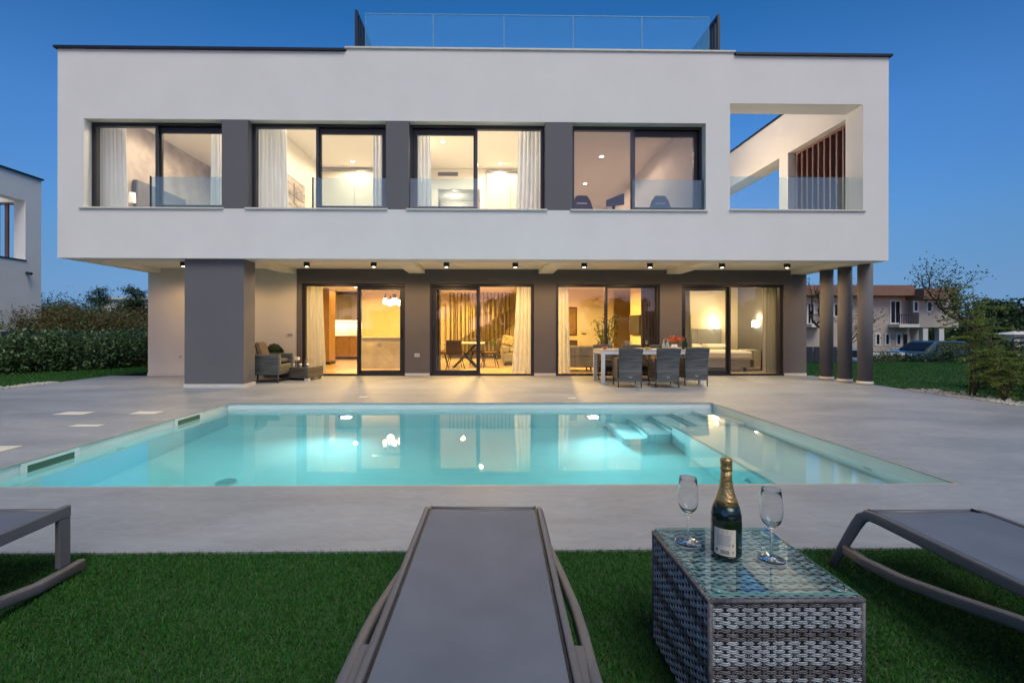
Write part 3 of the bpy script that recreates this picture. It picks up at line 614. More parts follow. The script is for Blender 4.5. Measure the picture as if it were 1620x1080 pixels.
# picture on the side wall of room two: a plain abstract landscape
pc = thing('wall_picture', (-4.98, 11.6, 4.4), 'wide unframed grey toned picture on the side wall of the second upper room', 'picture')
MB().box(-4.985, -4.96, 11.10, 12.40, 4.30, 5.02).build('canvas', mat('picture_print', (.28, .22, .18), .6, c2=(.62, .56, .48), vs=2.2, var=.3, stretch=(1, 1, 3)), pc)
MB().box(-4.959, -4.955, 11.68, 11.72, 4.35, 4.9).build('dark_stroke', M['taupe'], pc); MB().box(-4.959, -4.955, 11.2, 12.3, 4.55, 4.57).build('dark_stroke', M['taupe'], pc)
hb = thing('bed_headboard', (-7.6, 11.6, UF), 'grey upholstered bed headboard in the left upper room', 'bed')
MB().box(-8.2, -8.08, 10.6, 12.3, UF, 4.62, c=.02).build('headboard', mat('grey_velvet', (.16, .17, .2), .9, var=.1, vs=8), hb)
MB().box(-8.08, -6.1, 10.62, 12.28, UF + .15, UF + .6, c=.05).build('mattress', M['sheer'], hb)
lp = thing('stand_in_lamp', (-8.0, 10.3, UF + .5), 'added lamp with a pale glowing shade standing in for the lit headboard edge, left upper room', 'lamp')  # added lamp; its glowing shade imitates the lit edge of the headboard
MB().lathe([(.07, UF + .5), (.07, UF + .52), (.012, UF + .53), (.012, 4.02)], -8.0, 10.35, 16).build('stem', M['alu'], lp)
MB().lathe([(.07, 4.02), (.06, 4.24)], -8.0, 10.35, 20).build('lamp_shade', emit('lit_edge_glow', (1, .86, .65), .12), lp)
MB().box(-8.2, -7.8, 10.15, 10.55, UF, UF + .5, c=.01).build('nightstand', M['closet'], kind=None, label='pale nightstand under the added lamp in the left upper room', cat='nightstand')
def office_chair(px, Y, label):
    x, z = ony(px, 309, Y); t_ = thing('office_chair', (x, Y, UF), label, 'chair', 'office chairs upstairs'); m_ = mat('chair_fabric', (.045, .055, .075), .7, var=.2, vs=9)
    b = MB(); pr = [(.14, z - .62), (.25, z - .5), (.26, z - .3), (.2, z - .12), (.13, z - .02), (.1, z)]
    vs = []; fs = []
    for r, zz in pr: vs += [(x - r, Y, zz), (x + r, Y, zz), (x + r * .9, Y + .09, zz), (x - r * .9, Y + .09, zz)]
    for i in range(len(pr) - 1):
        for k in range(4): fs.append((i * 4 + k, i * 4 + (k + 1) % 4, i * 4 + 4 + (k + 1) % 4, i * 4 + 4 + k))
    fs += [(0, 3, 2, 1), tuple(len(pr) * 4 - 4 + k for k in range(4))]; b.add(vs, fs).build('backrest', m_, t_)
    MB().box(x - .12, x + .12, Y - .012, Y - .002, z - .2, z - .17).build('logo_strip', M['alu'], t_)
    MB().box(x - .26, x + .26, Y - .45, Y + .02, z - .75, z - .64, c=.03).build('seat', m_, t_)
    MB().lathe([(.03, UF + .08), (.03, z - .75)], x, Y - .2, 12).build('gas_stem', M['black'], t_)
    for i in range(5):
        an = i * 1.2566; MB().tube([(x, Y - .2, UF + .1), (x + .28 * math.cos(an), Y - .2 + .28 * math.sin(an), UF + .05)], .02, 6).build('leg', M['black'], t_)
office_chair(920, 10.6, 'dark desk chair at the lower left of the fourth upper window'); office_chair(1044, 10.6, 'dark desk chair behind the guard glass of the fourth upper window')
x, z = ony(972, 316, 10.4); t_ = thing('computer_monitor', (x, 10.4, z), 'dark computer monitor seen from behind, tilted, in the fourth upper window', 'monitor')
b = MB(); x0, z0 = ony(959, 326, 10.4); x1, z1 = ony(986, 306, 10.3)
b.add([(x0, 10.4, z0), (x1, 10.25, z0), (x1, 10.25, z1), (x0, 10.4, z1 - .12), (x0, 10.44, z0), (x1, 10.29, z0), (x1, 10.29, z1), (x0, 10.44, z1 - .12)], [(0, 1, 2, 3), (4, 7, 6, 5), (0, 3, 7, 4), (1, 5, 6, 2), (3, 2, 6, 7), (0, 4, 5, 1)]).build('screen', mat('monitor_shell', (.07, .085, .12), .4), t_)
MB().box((x0 + x1) / 2 - .03, (x0 + x1) / 2 + .03, 10.45, 10.5, UF + .76, z0 + .1).build('stand', M['black'], t_)
dkk = thing('desk', (2.9, 10.6, UF), 'pale desk below the monitor in the fourth upper room', 'desk')
MB().box(x0 - .5, x1 + .5, 10.2, 10.9, UF + .72, UF + .76).build('top', M['closet'], dkk)
for sx in (x0 - .45, x1 + .4): MB().box(sx, sx + .05, 10.25, 10.85, UF, UF + .72).build('leg', M['closet'], dkk)

# ------------------------------------------------------------------ downstairs furniture
M['oak'] = mat('oak_veneer', (.30, .17, .065), .45, var=.25, vs=5, stretch=(6, 6, .8), bump=.05, bs=30); M['marble'] = mat('grey_stone', (.40, .37, .33), .35, c2=(.5, .47, .42), vs=2.5, var=.15)
M['walnut'] = mat('dark_brown_wood', (.05, .028, .014), .5, var=.2, vs=8); M['linen'] = mat('bed_linen', (.70, .66, .56), .9, bump=.3, bs=25); M['grey_up'] = mat('grey_upholstery', (.25, .24, .22), .9, var=.08, vs=20, bump=.3, bs=200)
k_ = thing('kitchen_cabinet', (-5.6, 17, 0), 'oak kitchen wall with tall units, lit backsplash and base doors behind the leftmost door', 'kitchen cabinet')
for i in range(2): MB().box(-6.2 + i * .5, -5.71 + i * .5, 15.0, 15.6, .1, 2.5, c=.004).build('tall_unit', M['oak'], k_)
MB().box(-6.2, -5.2, 15.03, 15.6, .009, .099).build('plinth', M['black'], k_)
gf_ = mat('grey_front', (.3, .29, .27), .3)
for i in range(4):
    MB().box(-6.85 + .5 * i, -6.36 + .5 * i, 17.6, 18.2, .1, .88, c=.004).build('base_unit', M['oak'], k_)
    MB().box(-6.85 + .5 * i, -6.36 + .5 * i, 17.85, 18.2, 1.5, 2.5, c=.004).build('wall_unit', gf_, k_)
MB().box(-6.85, -4.87, 17.57, 18.2, .885, .92).build('worktop', M['marble'], k_); MB().box(-6.85, -4.87, 18.17, 18.2, .92, 1.5).build('backsplash', M['marble'], k_)
MB().box(-6.7, -5.0, 17.9, 17.95, 1.485, 1.498).build('light_strip', emit('strip_glow', (1, .75, .4), 3), k_); lamp(k_, 'AREA', 8, WARM2, (-5.85, 17.95, 1.47), .3, None, (0, 0, 0), (1.6, .1))
i_ = thing('kitchen_island', (-3.2, 13.9, 0), 'grey stone kitchen island with a waterfall front behind the leftmost door', 'kitchen island')
MB().box(-3.80, -2.60, 13.5, 14.4, .009, .90, c=.004).build('body', M['marble'], i_); MB().box(-3.83, -2.57, 13.47, 14.43, .902, .94, c=.004).build('top', M['marble'], i_)
MB().box(-3.27, -3.15, 13.485, 13.499, .68, .75).build('socket', M['alu'], i_)
ch = thing('chandelier', (-3.0, 13.6, 2.634), 'black chandelier with a slim bar and glowing glass shades over the kitchen island', 'chandelier')
MB().box(-3.45, -2.5, 13.55, 13.65, 2.33, 2.40).build('bar', M['black'], ch)
for dx in (-.3, .3): MB().lathe([(.006, 2.4), (.006, 2.634)], -3.0 + dx, 13.6, 6).build('rod', M['black'], ch)
shg = emit('shade_warm_glow', (1, .8, .45), 1.1)
for i, dx in enumerate((-.05, .1, .25, .4, .18)):
    x = -3.02 + dx; y = 13.6 + (.1 if i == 4 else 0); h = .05 * (i % 2)
    o = MB().lathe([(.03, 2.1 - h), (.035, 2.22 - h)], x, y, 12).build('socket', M['black'], ch); MB().lathe([(.055, 1.92 - h), (.065, 2.0 - h), (.05, 2.1 - h)], x, y, 16).build('glass_shade', shg, o)
lamp(ch, 'POINT', 3.5, WARM2, (-2.9, 13.6, 1.85), .1)
# stair and slat partition
st = thing('staircase', (-.4, 18.4, 0), 'ochre walled staircase rising to the right behind the slat partition', 'staircase')
b = MB(); b.add([(-1.9, 18.45, .3), (1.6, 18.45, 2.4), (1.6, 18.45, 1.75), (-1.0, 18.45, .009), (-1.9, 18.45, .009), (-1.9, 18.55, .3), (1.6, 18.55, 2.4), (1.6, 18.55, 1.75), (-1.0, 18.55, .009), (-1.9, 18.55, .009)], [(0, 4, 3, 2, 1), (5, 6, 7, 8, 9), (0, 1, 6, 5), (1, 2, 7, 6), (2, 3, 8, 7), (3, 4, 9, 8), (4, 0, 5, 9)])
b.build('stringer', mat('ochre_paint', (.30, .23, .10), .7), st)
for i in range(12): MB().box(-1.75 + i * .27, -1.48 + i * .27, 18.551, 18.89, .15 + i * .165, .20 + i * .165).build('step', M['oak'], st)
sp = thing('slat_partition', (-.35, 18.3, 0), 'tall partition of dark vertical wooden slats in front of the staircase', 'partition')
xa = ony(712, 500, 18.2)[0]; xb = ony(806, 500, 18.2)[0]; n = 17
for i in range(n): x = xa + (xb - xa) * i / (n - 1); MB().box(x - .019, x + .019, 18.2, 18.3, .12, 2.63).build('slat', M['walnut'], sp)
MB().box(xa - .05, xb + .05, 18.19, 18.31, .009, .12).build('base', M['walnut'], sp)
def in_chair(x, y, rz, label):
    t_ = thing('dining_chair', (x, y, .008), label, 'chair', 'chairs round the indoor dining table', R(rz)); m_ = bpy.data.materials.get('chair_leather') or mat('chair_leather', (.06, .035, .02), .5, var=.15, vs=10)
    MB().box(-.23, .23, -.22, .22, .42, .50, c=.03).build('seat', m_, t_, True)
    b = MB(); b.box(-.23, .23, 0, .05, 0, .42, c=.02); b.xf(Matrix.Translation((0, .19, .46)) @ Matrix.Rotation(R(-14), 4, 'X')); b.build('backrest', m_, t_, True)
    for sx in (-1, 1):
        for sy in (-1, 1): MB().tube([(.14 * sx, .14 * sy, .43), (.24 * sx, .24 * sy, 0)], [.016, .009], 8).build('leg', M['black'], t_, True)
in_chair(-.95, 13.25, 175, 'dark leather dining chair seen from behind, nearest the glass'); in_chair(.05, 13.9, -80, 'dark leather dining chair in profile at the right end of the indoor table'); in_chair(-1.45, 13.8, 100, 'dark leather dining chair at the left end of the indoor table'); in_chair(-.35, 14.7, 5, 'dark leather dining chair on the far side of the indoor table')
tt = thing('indoor_dining_table', (-.65, 14.0, 0), 'pale topped dining table with a dark crossed base inside the house', 'table')
MB().box(-1.35, -.1, 13.6, 14.5, .74, .77, c=.004).build('tabletop', M['closet'], tt)
for s in (-1, 1): MB().tube([(-.7 - .35 * s, 13.8, .01), (-.7 + .35 * s, 14.3, .74)], .035, 6).build('leg', M['black'], tt); MB().tube([(-.7 - .35 * s, 14.3, .01), (-.7 + .35 * s, 13.8, .74)], .035, 6).build('leg', M['black'], tt)
def sofa(x0, x1, y0, y1, label, face=-1):
    t_ = thing('sofa', ((x0 + x1) / 2, y0, .008), label, 'sofa'); m_ = M['grey_up']
    MB().box(x0, x1, y0, y1, .12, .42, c=.03).build('base', m_, t_); MB().box(x0, x0 + .2, y0, y1, .42, .62, c=.03).build('armrest', m_, t_) if face < 0 else MB().box(x0, x1, y0, y0 + .2, .42, .72, c=.03).build('backrest', m_, t_)
    for i in range(2): MB().box(x0 + .22, x1, y0 + .05 + i * (y1 - y0 - .1) / 2, y0 + (i + 1) * (y1 - y0 - .1) / 2, .42, .54, c=.04).build('cushion', m_, t_)
    for sx in (x0 + .08, x1 - .08):
        for sy in (y0 + .08, y1 - .08): MB().box(sx - .02, sx + .02, sy - .02, sy + .02, 0.009, .12).build('leg', M['black'], t_)
    return t_
s1 = sofa(.47, 1.35, 14.6, 16.6, 'grey sofa seen end on beside the white curtain of the dining room door')
b = MB(); b.box(-.2, .2, -.06, .06, -.17, .17, c=.05); b.xf(Matrix.Translation((.66, 15.0, .80)) @ Matrix.Rotation(R(12), 4, 'Y')); b.build('pillow', mat('patterned_pillow', (.2, .15, .08), .9, c2=(.6, .5, .3), vs=14), None, label='patterned ochre pillow standing on the grey sofa', cat='pillow')
s2 = sofa(2.15, 2.95, 12.6, 13.3, 'pale grey armchair with thin legs at the left of the living room door', 1)
def leaves_obj(name, pts, nrm, size, mt, parent=None, asp=.45, kind=None, off=(0, 0, 0), tri=False, **kw):
    """pts (n,3) centres; one pointed leaf (2 triangles) each, random attitude about nrm"""
    n = len(pts); a = rng.normal(size=(n, 3)); a = a + nrm * 1.; a /= np.linalg.norm(a, axis=1)[:, None] + 1e-9
    b = np.cross(a, rng.normal(size=(n, 3))); b /= np.linalg.norm(b, axis=1)[:, None] + 1e-9
    s = (rng.uniform(.6, 1.3, n) * size)[:, None]; nn = np.cross(a, b)
    V = np.stack([pts - a * s, pts + b * s * asp + nn * s * .12, pts + a * s, pts - b * s * asp + nn * s * .12], 1).reshape(-1, 3); i = np.arange(n)[:, None] * 4
    return npmesh(name, V, i + [0, 1, 2, 3], mt, parent, kind, off=off, **kw)
M['leaf_in'] = leafmat('houseplant_leaves', [(.05, .10, .02), (.10, .16, .03), (.16, .20, .05)])
pp = thing('potted_plant', (0.12, 17.9, 0), 'small spiky plant in a dark pot standing before the slat partition', 'plant')
x, y = .35, 17.8
MB().lathe([(.10, .009), (.13, .3), (.11, .3)], x, y, 16).build('pot', M['walnut'], pp)
b = MB()
for i in range(16):
    an = i * 2.4; l = .35 + .1 * (i % 3); dx, dy = math.cos(an), math.sin(an)
    b.add([(x + dy * .025, y - dx * .025, .3), (x - dy * .025, y + dx * .025, .3), (x + dx * .1, y + dy * .1, .3 + l * .7), (x + dx * .28, y + dy * .28, .3 + l)], [(0, 1, 2), (1, 3, 2)])
b.build('leaves', M['leaf_in'], pp)
bb = thing('bamboo_plant', (3.25, 12.5, 0), 'tall leafy green plant in a pot just inside the living room door', 'plant')
MB().lathe([(.13, .009), (.17, .34), (.15, .34), (.14, .3)], 3.25, 12.55, 18).build('pot', M['stone'], bb)
b = MB(); P_ = []
for i in range(7):
    an = i * .9; tx, ty = 3.25 + .28 * math.cos(an), 12.55 + .2 * math.sin(an); top = 1.35 + .3 * random.random()
    pts = [(3.25 + .05 * math.cos(an), 12.55 + .05 * math.sin(an), .3), ((3.25 + tx) / 2, (12.55 + ty) / 2, .9), (tx, ty, top)]; b.tube(pts, [.012, .009, .004], 6)
    for _ in range(70): t = random.uniform(.35, 1); P_.append((3.25 + (tx - 3.25) * t + random.gauss(0, .07), 12.55 + (ty - 12.55) * t + random.gauss(0, .07), .3 + (top - .3) * t + random.gauss(0, .05)))
b.build('stem', M['walnut'], bb); leaves_obj('leaves', np.array(P_), np.array([0, 0, .4]), .055, M['leaf_in'], bb, .25, off=tuple(bb.location))
# white door, picture and television of the living room
dd = thing('interior_door', (3.85, 16.88, 0), 'white interior door with a dark lever handle at the back of the living room', 'door')
a = ony(918, 486, 16.85); c = ony(953, 570, 16.85); MB().box(a[0], c[0] + .1, 16.85, 16.895, .009, 2.02, c=.003).build('leaf', M['closet'], dd)
MB().box(a[0] + .05, a[0] + .2, 16.80, 16.83, 1.0, 1.03).build('handle', M['black'], dd)
a = ony(900, 488, 16.88); pf = thing('wall_picture', (2.9, 16.88, 1.5), 'tall dim picture in a dark frame left of the white interior door', 'picture')
b = MB(); b.plate('y', 2.62, 3.30, .95, 2.0, 16.86, 16.895, [(2.66, 3.26, .99, 1.96)]); b.build('frame', M['walnut'], pf); MB().box(2.66, 3.26, 16.88, 16.893, .99, 1.96).build('canvas', mat('ochre_print', (.35, .22, .06), .7, c2=(.16, .1, .04), vs=2), pf)
MB().box(2.4, 3.25, 16.5, 16.85, .009, .78, c=.005).build('sideboard', M['walnut'], label='dark sideboard below the picture at the back of the living room', cat='sideboard')
tv = thing('television', (4.6, 14.4, 1.3), 'flat black television on the side wall of the living room', 'television')
MB().box(4.60, 4.645, 13.75, 14.75, 1.0, 1.62, c=.004).build('body', M['black'], tv); MB().box(4.593, 4.599, 13.77, 14.73, 1.02, 1.60).build('screen', mat('tv_screen', (.01, .01, .012), .08), tv); MB().box(4.645, 4.679, 14.1, 14.4, 1.2, 1.4).build('bracket', M['black'], tv)
MB().box(4.25, 4.675, 13.5, 15.0, .15, .5, c=.005).build('tv_cabinet', M['oak'], label='low oak cabinet below the television', cat='cabinet')
# bedroom
bd = thing('bed', (6.7, 13.2, 0), 'double bed with cream linen and grey headboard behind the rightmost door', 'bed')
MB().box(5.75, 7.3, 12.55, 14.1, .12, .36, c=.01).build('bed_base', M['grey_up'], bd); MB().box(5.7, 7.35, 12.5, 14.12, .36, .58, c=.05).build('duvet', M['linen'], bd)
for i in range(2): MB().box(5.78 + .8 * i, 6.5 + .8 * i, 13.65, 14.1, .585, .74, c=.07).build('pillow', M['linen'], bd)
for i in range(2): MB().box(5.75 + .78 * i, 6.525 + .78 * i, 14.12, 14.195, .3, 1.2, c=.015).build('headboard', M['grey_up'], bd)
for sx in (5.85, 7.2):
    for sy in (12.65, 14.0): MB().box(sx - .03, sx + .03, sy - .03, sy + .03, .009, .12).build('leg', M['black'], bd)
ns = thing('nightstand', (7.5, 13.2, 0), 'white nightstand with open shelf beside the bed', 'nightstand')
b = MB(); b.plate('y', 7.38, 7.80, .05, .60, 12.9, 13.3, [(7.42, 7.60, .36, .56), (7.42, 7.60, .1, .32)]); b.build('body', M['closet'], ns)
wd = thing('wardrobe', (5.2, 14, 0), 'cream wardrobe with pale panelled sliding doors at the left of the bedroom', 'wardrobe')
for i, (z0, z1, m_) in enumerate(((.02, .85, 'closet'), (.86, 1.2, 'stone'), (1.21, 2.1, 'closet'))): MB().box(4.83, 5.55, 13.45, 14.15, z0, z1, c=.004).build('door_panel', M[m_], wd)
MB().box(5.555, 5.60, 13.44, 14.15, .02, 2.1).build('side_frame', M['closet'], wd); MB().box(4.82, 5.62, 13.4, 14.17, 2.105, 2.15).build('cornice', M['closet'], wd)
for px, py, l, yw in ((1133, 513, 'lit fabric wall lamp left of the headboard', 14.0), (1196, 511, 'lit fabric wall lamp right of the headboard', 13.1)):
    x, z = ony(px, py, yw); t_ = thing('wall_lamp', (x, yw + .1, z), l, 'wall lamp', 'bedroom wall lamps')
    MB().lathe([(.10, z - .09), (.085, z + .09)], x, yw + .02, 20).build('lamp_shade', emit('bed_shade_glow', (1, .88, .6), 3), t_); MB().box(x - .02, x + .02 if yw > 13.5 else 7.849, yw + .02, 14.198 if yw > 13.5 else yw + .05, z - .14, z - .10).build('bracket', M['alu'], t_)
    lamp(t_, 'POINT', 2.6, (1, .75, .4), (x, yw - .03, z + .2), .05)
t_ = thing('recessed_light', (6.4, 12.7, 2.634), 'recessed ceiling light over the bed in the ground floor bedroom', 'ceiling light', 'ceiling lights downstairs')
MB().lathe([(.075, 2.626), (.075, 2.634)], 6.4, 12.7, 24).build('ring', M['white_in'], t_); MB().lathe([(.055, 2.622), (.055, 2.6255)], 6.4, 12.7, 20).build('lens', gw, t_); lamp(t_, 'SPOT', 42, (1, .74, .38), (6.4, 12.7, 2.61), .05, (172, .3), (0, 0, 0))

# ------------------------------------------------------------------ outdoor furniture on the terrace
M['wick'] = wickermat('grey_wicker', (.045, .05, .055), (.13, .155, .165), 28, 42); M['wick_b'] = wickermat('brown_grey_wicker', (.05, .042, .038), (.15, .13, .11), 28, 42)
M['wleg'] = mat('wicker_leg', (.05, .045, .042), .5, var=.2, vs=20); M['tabmet'] = mat('white_coated_metal', (.62, .64, .66), .35, var=.03, vs=5); M['ttop'] = mat('table_top_board', (.36, .34, .32), .4, var=.12, vs=4, stretch=(1, 6, 1))
M['cush'] = mat('cushion_fabric', (.06, .058, .06), .9, var=.15, vs=20, bump=.2, bs=200)
ot = thing('outdoor_dining_table', (3.56, 10.19, 0), 'long outdoor dining table with white metal legs and a grey top laid for a meal', 'table')
TX0, TX1, TY0, TY1 = 2.45, 4.68, 9.79, 10.60
MB().box(TX0, TX1, TY0, TY1, .722, .742, c=.003).build('tabletop', M['ttop'], ot)
b = MB(); b.plate('z', TX0 + .005, TX1 - .005, TY0 + .005, TY1 - .005, .645, .721, [(TX0 + .045, TX1 - .045, TY0 + .045, TY1 - .045)]); b.build('apron', M['tabmet'], ot)
for x in (TX0 + .005, TX1 - .08):
    for y in (TY0 + .005, TY1 - .08): MB().box(x + .001, x + .075, y + .001, y + .075, .001, .644, c=.004).build('leg', M['tabmet'], ot)
def wchair(x, y, rz, label, grp='wicker chairs round the outdoor table', low=False):
    """faces local +y (towards the table), back at local y=-.27"""
    t_ = thing('wicker_chair', (x, y, 0), label, 'chair', grp, R(rz)); m_ = M['wick']
    MB().box(-.22, .22, -.22, .26, .30, .42, c=.015).build('seat', m_, t_, True)
    MB().box(-.20, .20, -.20, .25, .421, .46, c=.018).build('cushion', M['cush'], t_, True)
    b = MB(); b.smooth = False   # gently curved, outward flaring back
    vs = []; fs = []; nx, nz = 8, 9
    for s in (0, 1):
        for j in range(nz + 1):
            t = j / nz; z = .13 + (.80 - .13) * t
            for i in range(nx + 1):
                u = i / nx * 2 - 1; hw = .215 + .028 * t; vs.append((u * hw, -.235 - .09 * max(0, t - .35) ** 1.4 * 1.6 + (-.018 * (1 - u * u)) + .035 * s, z + .012 * (1 - u * u) * t))
    N = (nx + 1) * (nz + 1)
    for j in range(nz):
        for i in range(nx): q = j * (nx + 1) + i; fs += [(q, q + 1, q + nx + 2, q + nx + 1), (N + q, N + q + nx + 1, N + q + nx + 2, N + q + 1)]
    for j in range(nz):
        for e_ in (0, nx): q = j * (nx + 1) + e_; fs.append((q, q + nx + 1, N + q + nx + 1, N + q))
    for i in range(nx):
        for j in (0, nz): q = j * (nx + 1) + i; fs.append((q, N + q, N + q + 1, q + 1))
    b.add(vs, fs).build('backrest', m_, t_, True)
    MB().box(-.03, .03, -.262, -.252, .20, .225).build('tag', M['alu'], t_, True)
    for s in (-1, 1):
        MB().box(s * .235 - .018, s * .235 + .018, -.2, .25, .16, .60, c=.01).build('armrest', M['wick_b'], t_, True)
        for yy in (-.215, .24):
            MB().tube([(s * .23, yy, 0.0), (s * .23, yy, .17)], [.011, .016], 8).build('leg', M['wleg'], t_, True)
    return t_
wchair(2.90, 9.44, -3, 'wicker dining chair nearest the left end of the outdoor table, its back to the pool')
wchair(3.66, 9.43, -2, 'middle wicker dining chair on the pool side of the outdoor table')
wchair(4.36, 9.66, -4, 'right hand wicker dining chair on the pool side, by the end of the outdoor table')
wchair(2.84, 10.93, 180, 'wicker dining chair behind the left end of the outdoor table'); wchair(3.55, 10.93, 180, 'wicker dining chair on the house side, middle of the outdoor table'); wchair(4.25, 10.93, 180, 'wicker dining chair on the house side, right end of the outdoor table')
zt = .7425
cer = mat('white_ceramic', (.75, .74, .70), .25); M['cglass'] = glassmat('clear_tableware_glass', (.93, .95, .95), 2.5, 1.5); M['cglass2'] = glassmat('bottle_clear_glass', (.8, .88, .88), 2.5, 1.5, body=.35, bodyc=(.7, .75, .75))
def plate_(px, Y, l, r=.12):
    x = ony(px, 547, Y)[0]; MB().lathe([(r * .55, zt), (r, zt + .014), (r * .97, zt + .018), (r * .6, zt + .006), (0, zt + .006)], x, Y, 24).build('plate', cer, label=l, cat='plate', group='plates on the outdoor table')
plate_(980, 10.05, 'white plate at the left of the outdoor table'); plate_(1010, 10.3, 'white plate behind the first wicker chair'); plate_(1034, 10.0, 'white plate near the two small bottles'); plate_(1000, 9.98, 'white plate between the first two pool side chairs')
def wglass(px, Y, l):
    x = ony(px, 540, Y)[0]; MB().lathe([(.033, zt), (.033, zt + .003), (.004, zt + .01), (.004, zt + .09), (.03, zt + .12), (.038, zt + .15), (.032, zt + .2), (.030, zt + .2), (.036, zt + .15), (.028, zt + .122), (0, zt + .105)], x, Y, 16).build('wine_glass', M['cglass'], label=l, cat='glass', group='wine glasses on the outdoor table')
wglass(991, 10.2, 'wine glass left of the middle of the outdoor table'); wglass(998, 9.95, 'wine glass just right of the left group of glasses'); wglass(965, 10.0, 'wine glass at the left end of the outdoor table'); wglass(1023, 10.3, 'wine glass left of the two small bottles')
for px, l in ((1050, 'left one of two small clear bottles on the outdoor table'), (1056.5, 'right one of two small clear bottles on the outdoor table')):
    x = ony(px, 540, 10.0)[0]; MB().lathe([(.034, zt), (.036, zt + .1), (.014, zt + .16), (.012, zt + .215), (.014, zt + .22), (0, zt + .22)], x, 10.0, 16).build('bottle', M['cglass2'], label=l, cat='bottle')
for i, (px, l) in enumerate(((1081, 'dark green bottle at the right of the outdoor table'), (1085, 'second dark bottle beside the flower vase'))):
    x = ony(px, 540, 10.1)[0]; MB().lathe([(.035, zt), (.036, zt + .13), (.013, zt + .19), (.013, zt + .25), (0, zt + .25)], x, 10.1, 16).build('bottle', mat('dark_bottle', (.012, .03, .01), .12) if i == 0 else bpy.data.materials['dark_bottle'], label=l, cat='bottle')
x = ony(1067, 540, 10.2)[0]; fv = thing('flower_vase', (x, 10.2, zt), 'vase of orange red flowers on the outdoor dining table', 'flowers')
MB().lathe([(.05, zt), (.075, zt + .06), (.05, zt + .11), (.046, zt + .11), (.068, zt + .06), (0, zt + .01)], x, 10.2, 20).build('vase', cer, fv)
P_ = np.array([(x + random.gauss(.02, .10), 10.2 + random.gauss(0, .06), zt + .17 + abs(random.gauss(.03, .045))) for _ in range(170)]); leaves_obj('petals', P_, np.array([0, 0, .5]), .022, leafmat('orange_petals', [(.55, .06, .015), (.7, .14, .02), (.4, .03, .02), (.35, .3, .05)]), fv, .6, off=tuple(fv.location))
b = MB()
for i in range(14): q = P_[i * 9]; b.tube([(x, 10.2, zt + .08), tuple(q)], .003, 5)
b.build('stems', M['leaf_in'], fv)
for px, Y, c, l in ((957, 10.1, (.45, .10, .04), 'small terracotta candle holder at the left end of the outdoor table'), (1024, 9.95, (.45, .40, .05), 'yellow bowl in the middle of the outdoor table')):
    x = ony(px, 545, Y)[0]; MB().lathe([(.03, zt), (.07, zt + .05), (.066, zt + .05), (.02, zt + .012), (0, zt + .012)], x, Y, 20).build('bowl', mat('bowl_glaze', c, .4), label=l, cat='bowl')
for px, l in ((1037, 'folded pale napkin right of the yellow bowl'), (1008, 'folded pale napkin beside the middle plate')):
    x = ony(px, 545, 9.93)[0]; MB().box(x - .09, x + .09, 9.87, 9.99, zt, zt + .012, c=.003).build('napkin', M['linen'], label=l, cat='napkin')
x = ony(1070, 547, 10.35)[0]; MB().box(x - .2, x + .15, 10.25, 10.45, zt, zt + .03, c=.004).build('serving_board', cer, label='white serving tray below the orange flowers', cat='tray')
# lounge corner by the block pillar
ac = thing('wicker_armchair', (-4.85, 10.35, 0), 'low grey wicker armchair half hidden by the block pillar', 'armchair')
MB().box(-5.35, -4.58, 10.05, 10.75, .17, .40, c=.02).build('seat', M['wick'], ac); MB().box(-5.35, -4.56, 10.0, 10.11, .17, .62, c=.02).build('armrest', M['wick'], ac); MB().box(-5.35, -4.56, 10.68, 10.79, .17, .62, c=.02).build('armrest', M['wick'], ac)
MB().box(-5.45, -5.30, 10.0, 10.79, .17, .78, c=.02).build('backrest', M['wick'], ac); MB().box(-5.29, -4.62, 10.13, 10.67, .41, .52, c=.04).build('cushion', M['cush'], ac)
for x in (-5.4, -4.6):
    for y in (10.04, 10.75): MB().tube([(x, y, 0), (x, y, .18)], .018, 8).build('leg', M['wleg'], ac)
b = MB(); b.box(-.05, .05, -.22, .22, -.2, .2, c=.05); b.xf(Matrix.Translation((-5.12, 10.4, .70)) @ Matrix.Rotation(R(-16), 4, 'Y')); b.build('pillow', mat('striped_pillow', (.05, .038, .034), .9, c2=(.12, .10, .09), vs=5, stretch=(1, 1, 12)), label='brown striped pillow standing in the wicker armchair', cat='pillow')
x, z = ony(434, 561, 11.2); bx = thing('boxwood_ball', (x, 11.2, 0), 'clipped round boxwood in a wicker planter behind the armchair', 'plant')
MB().box(x - .19, x + .21, 11.03, 11.4, .01, .56, c=.015).build('planter', M['wick_b'], bx)
d = rng.normal(size=(2600, 3)); d /= np.linalg.norm(d, axis=1)[:, None]; d[:, 2] = np.abs(d[:, 2]) - .25; leaves_obj('crown', np.array([x, 11.2, .62]) + d * np.array([.22, .19, .24]) * rng.uniform(.86, 1.02, (2600, 1)), d * 1.5, .016, leafmat('boxwood', [(.01, .04, .012), (.02, .07, .02), (.035, .09, .025)]), bx, .6, off=tuple(bx.location))
b = MB(); b.lathe([(.12, .5), (.17, .6), (.18, .7), (.1, .8), (0, .83)], x, 11.2, 16); b.build('core', mat('boxwood_core', (.008, .02, .008), .9), bx)
ct = thing('wicker_coffee_table', (-4.45, 10.85, 0), 'low wicker coffee table with a glass top beside the armchair', 'coffee table', None, R(-14))
MB().box(-.42, .42, -.30, .30, .05, .30, c=.01).build('body', M['wick_b'], ct, True); MB().box(-.42, .42, -.30, .30, .301, .309).build('glass_top', M['rail_glass'], ct, True)
for sx in (-1, 1):
    for sy in (-1, 1): MB().box(sx * .38 - .05, sx * .38 + .05, sy * .26 - .04, sy * .26 + .04, 0, .049).build('foot', M['stone'], ct, True)
zc = .3095
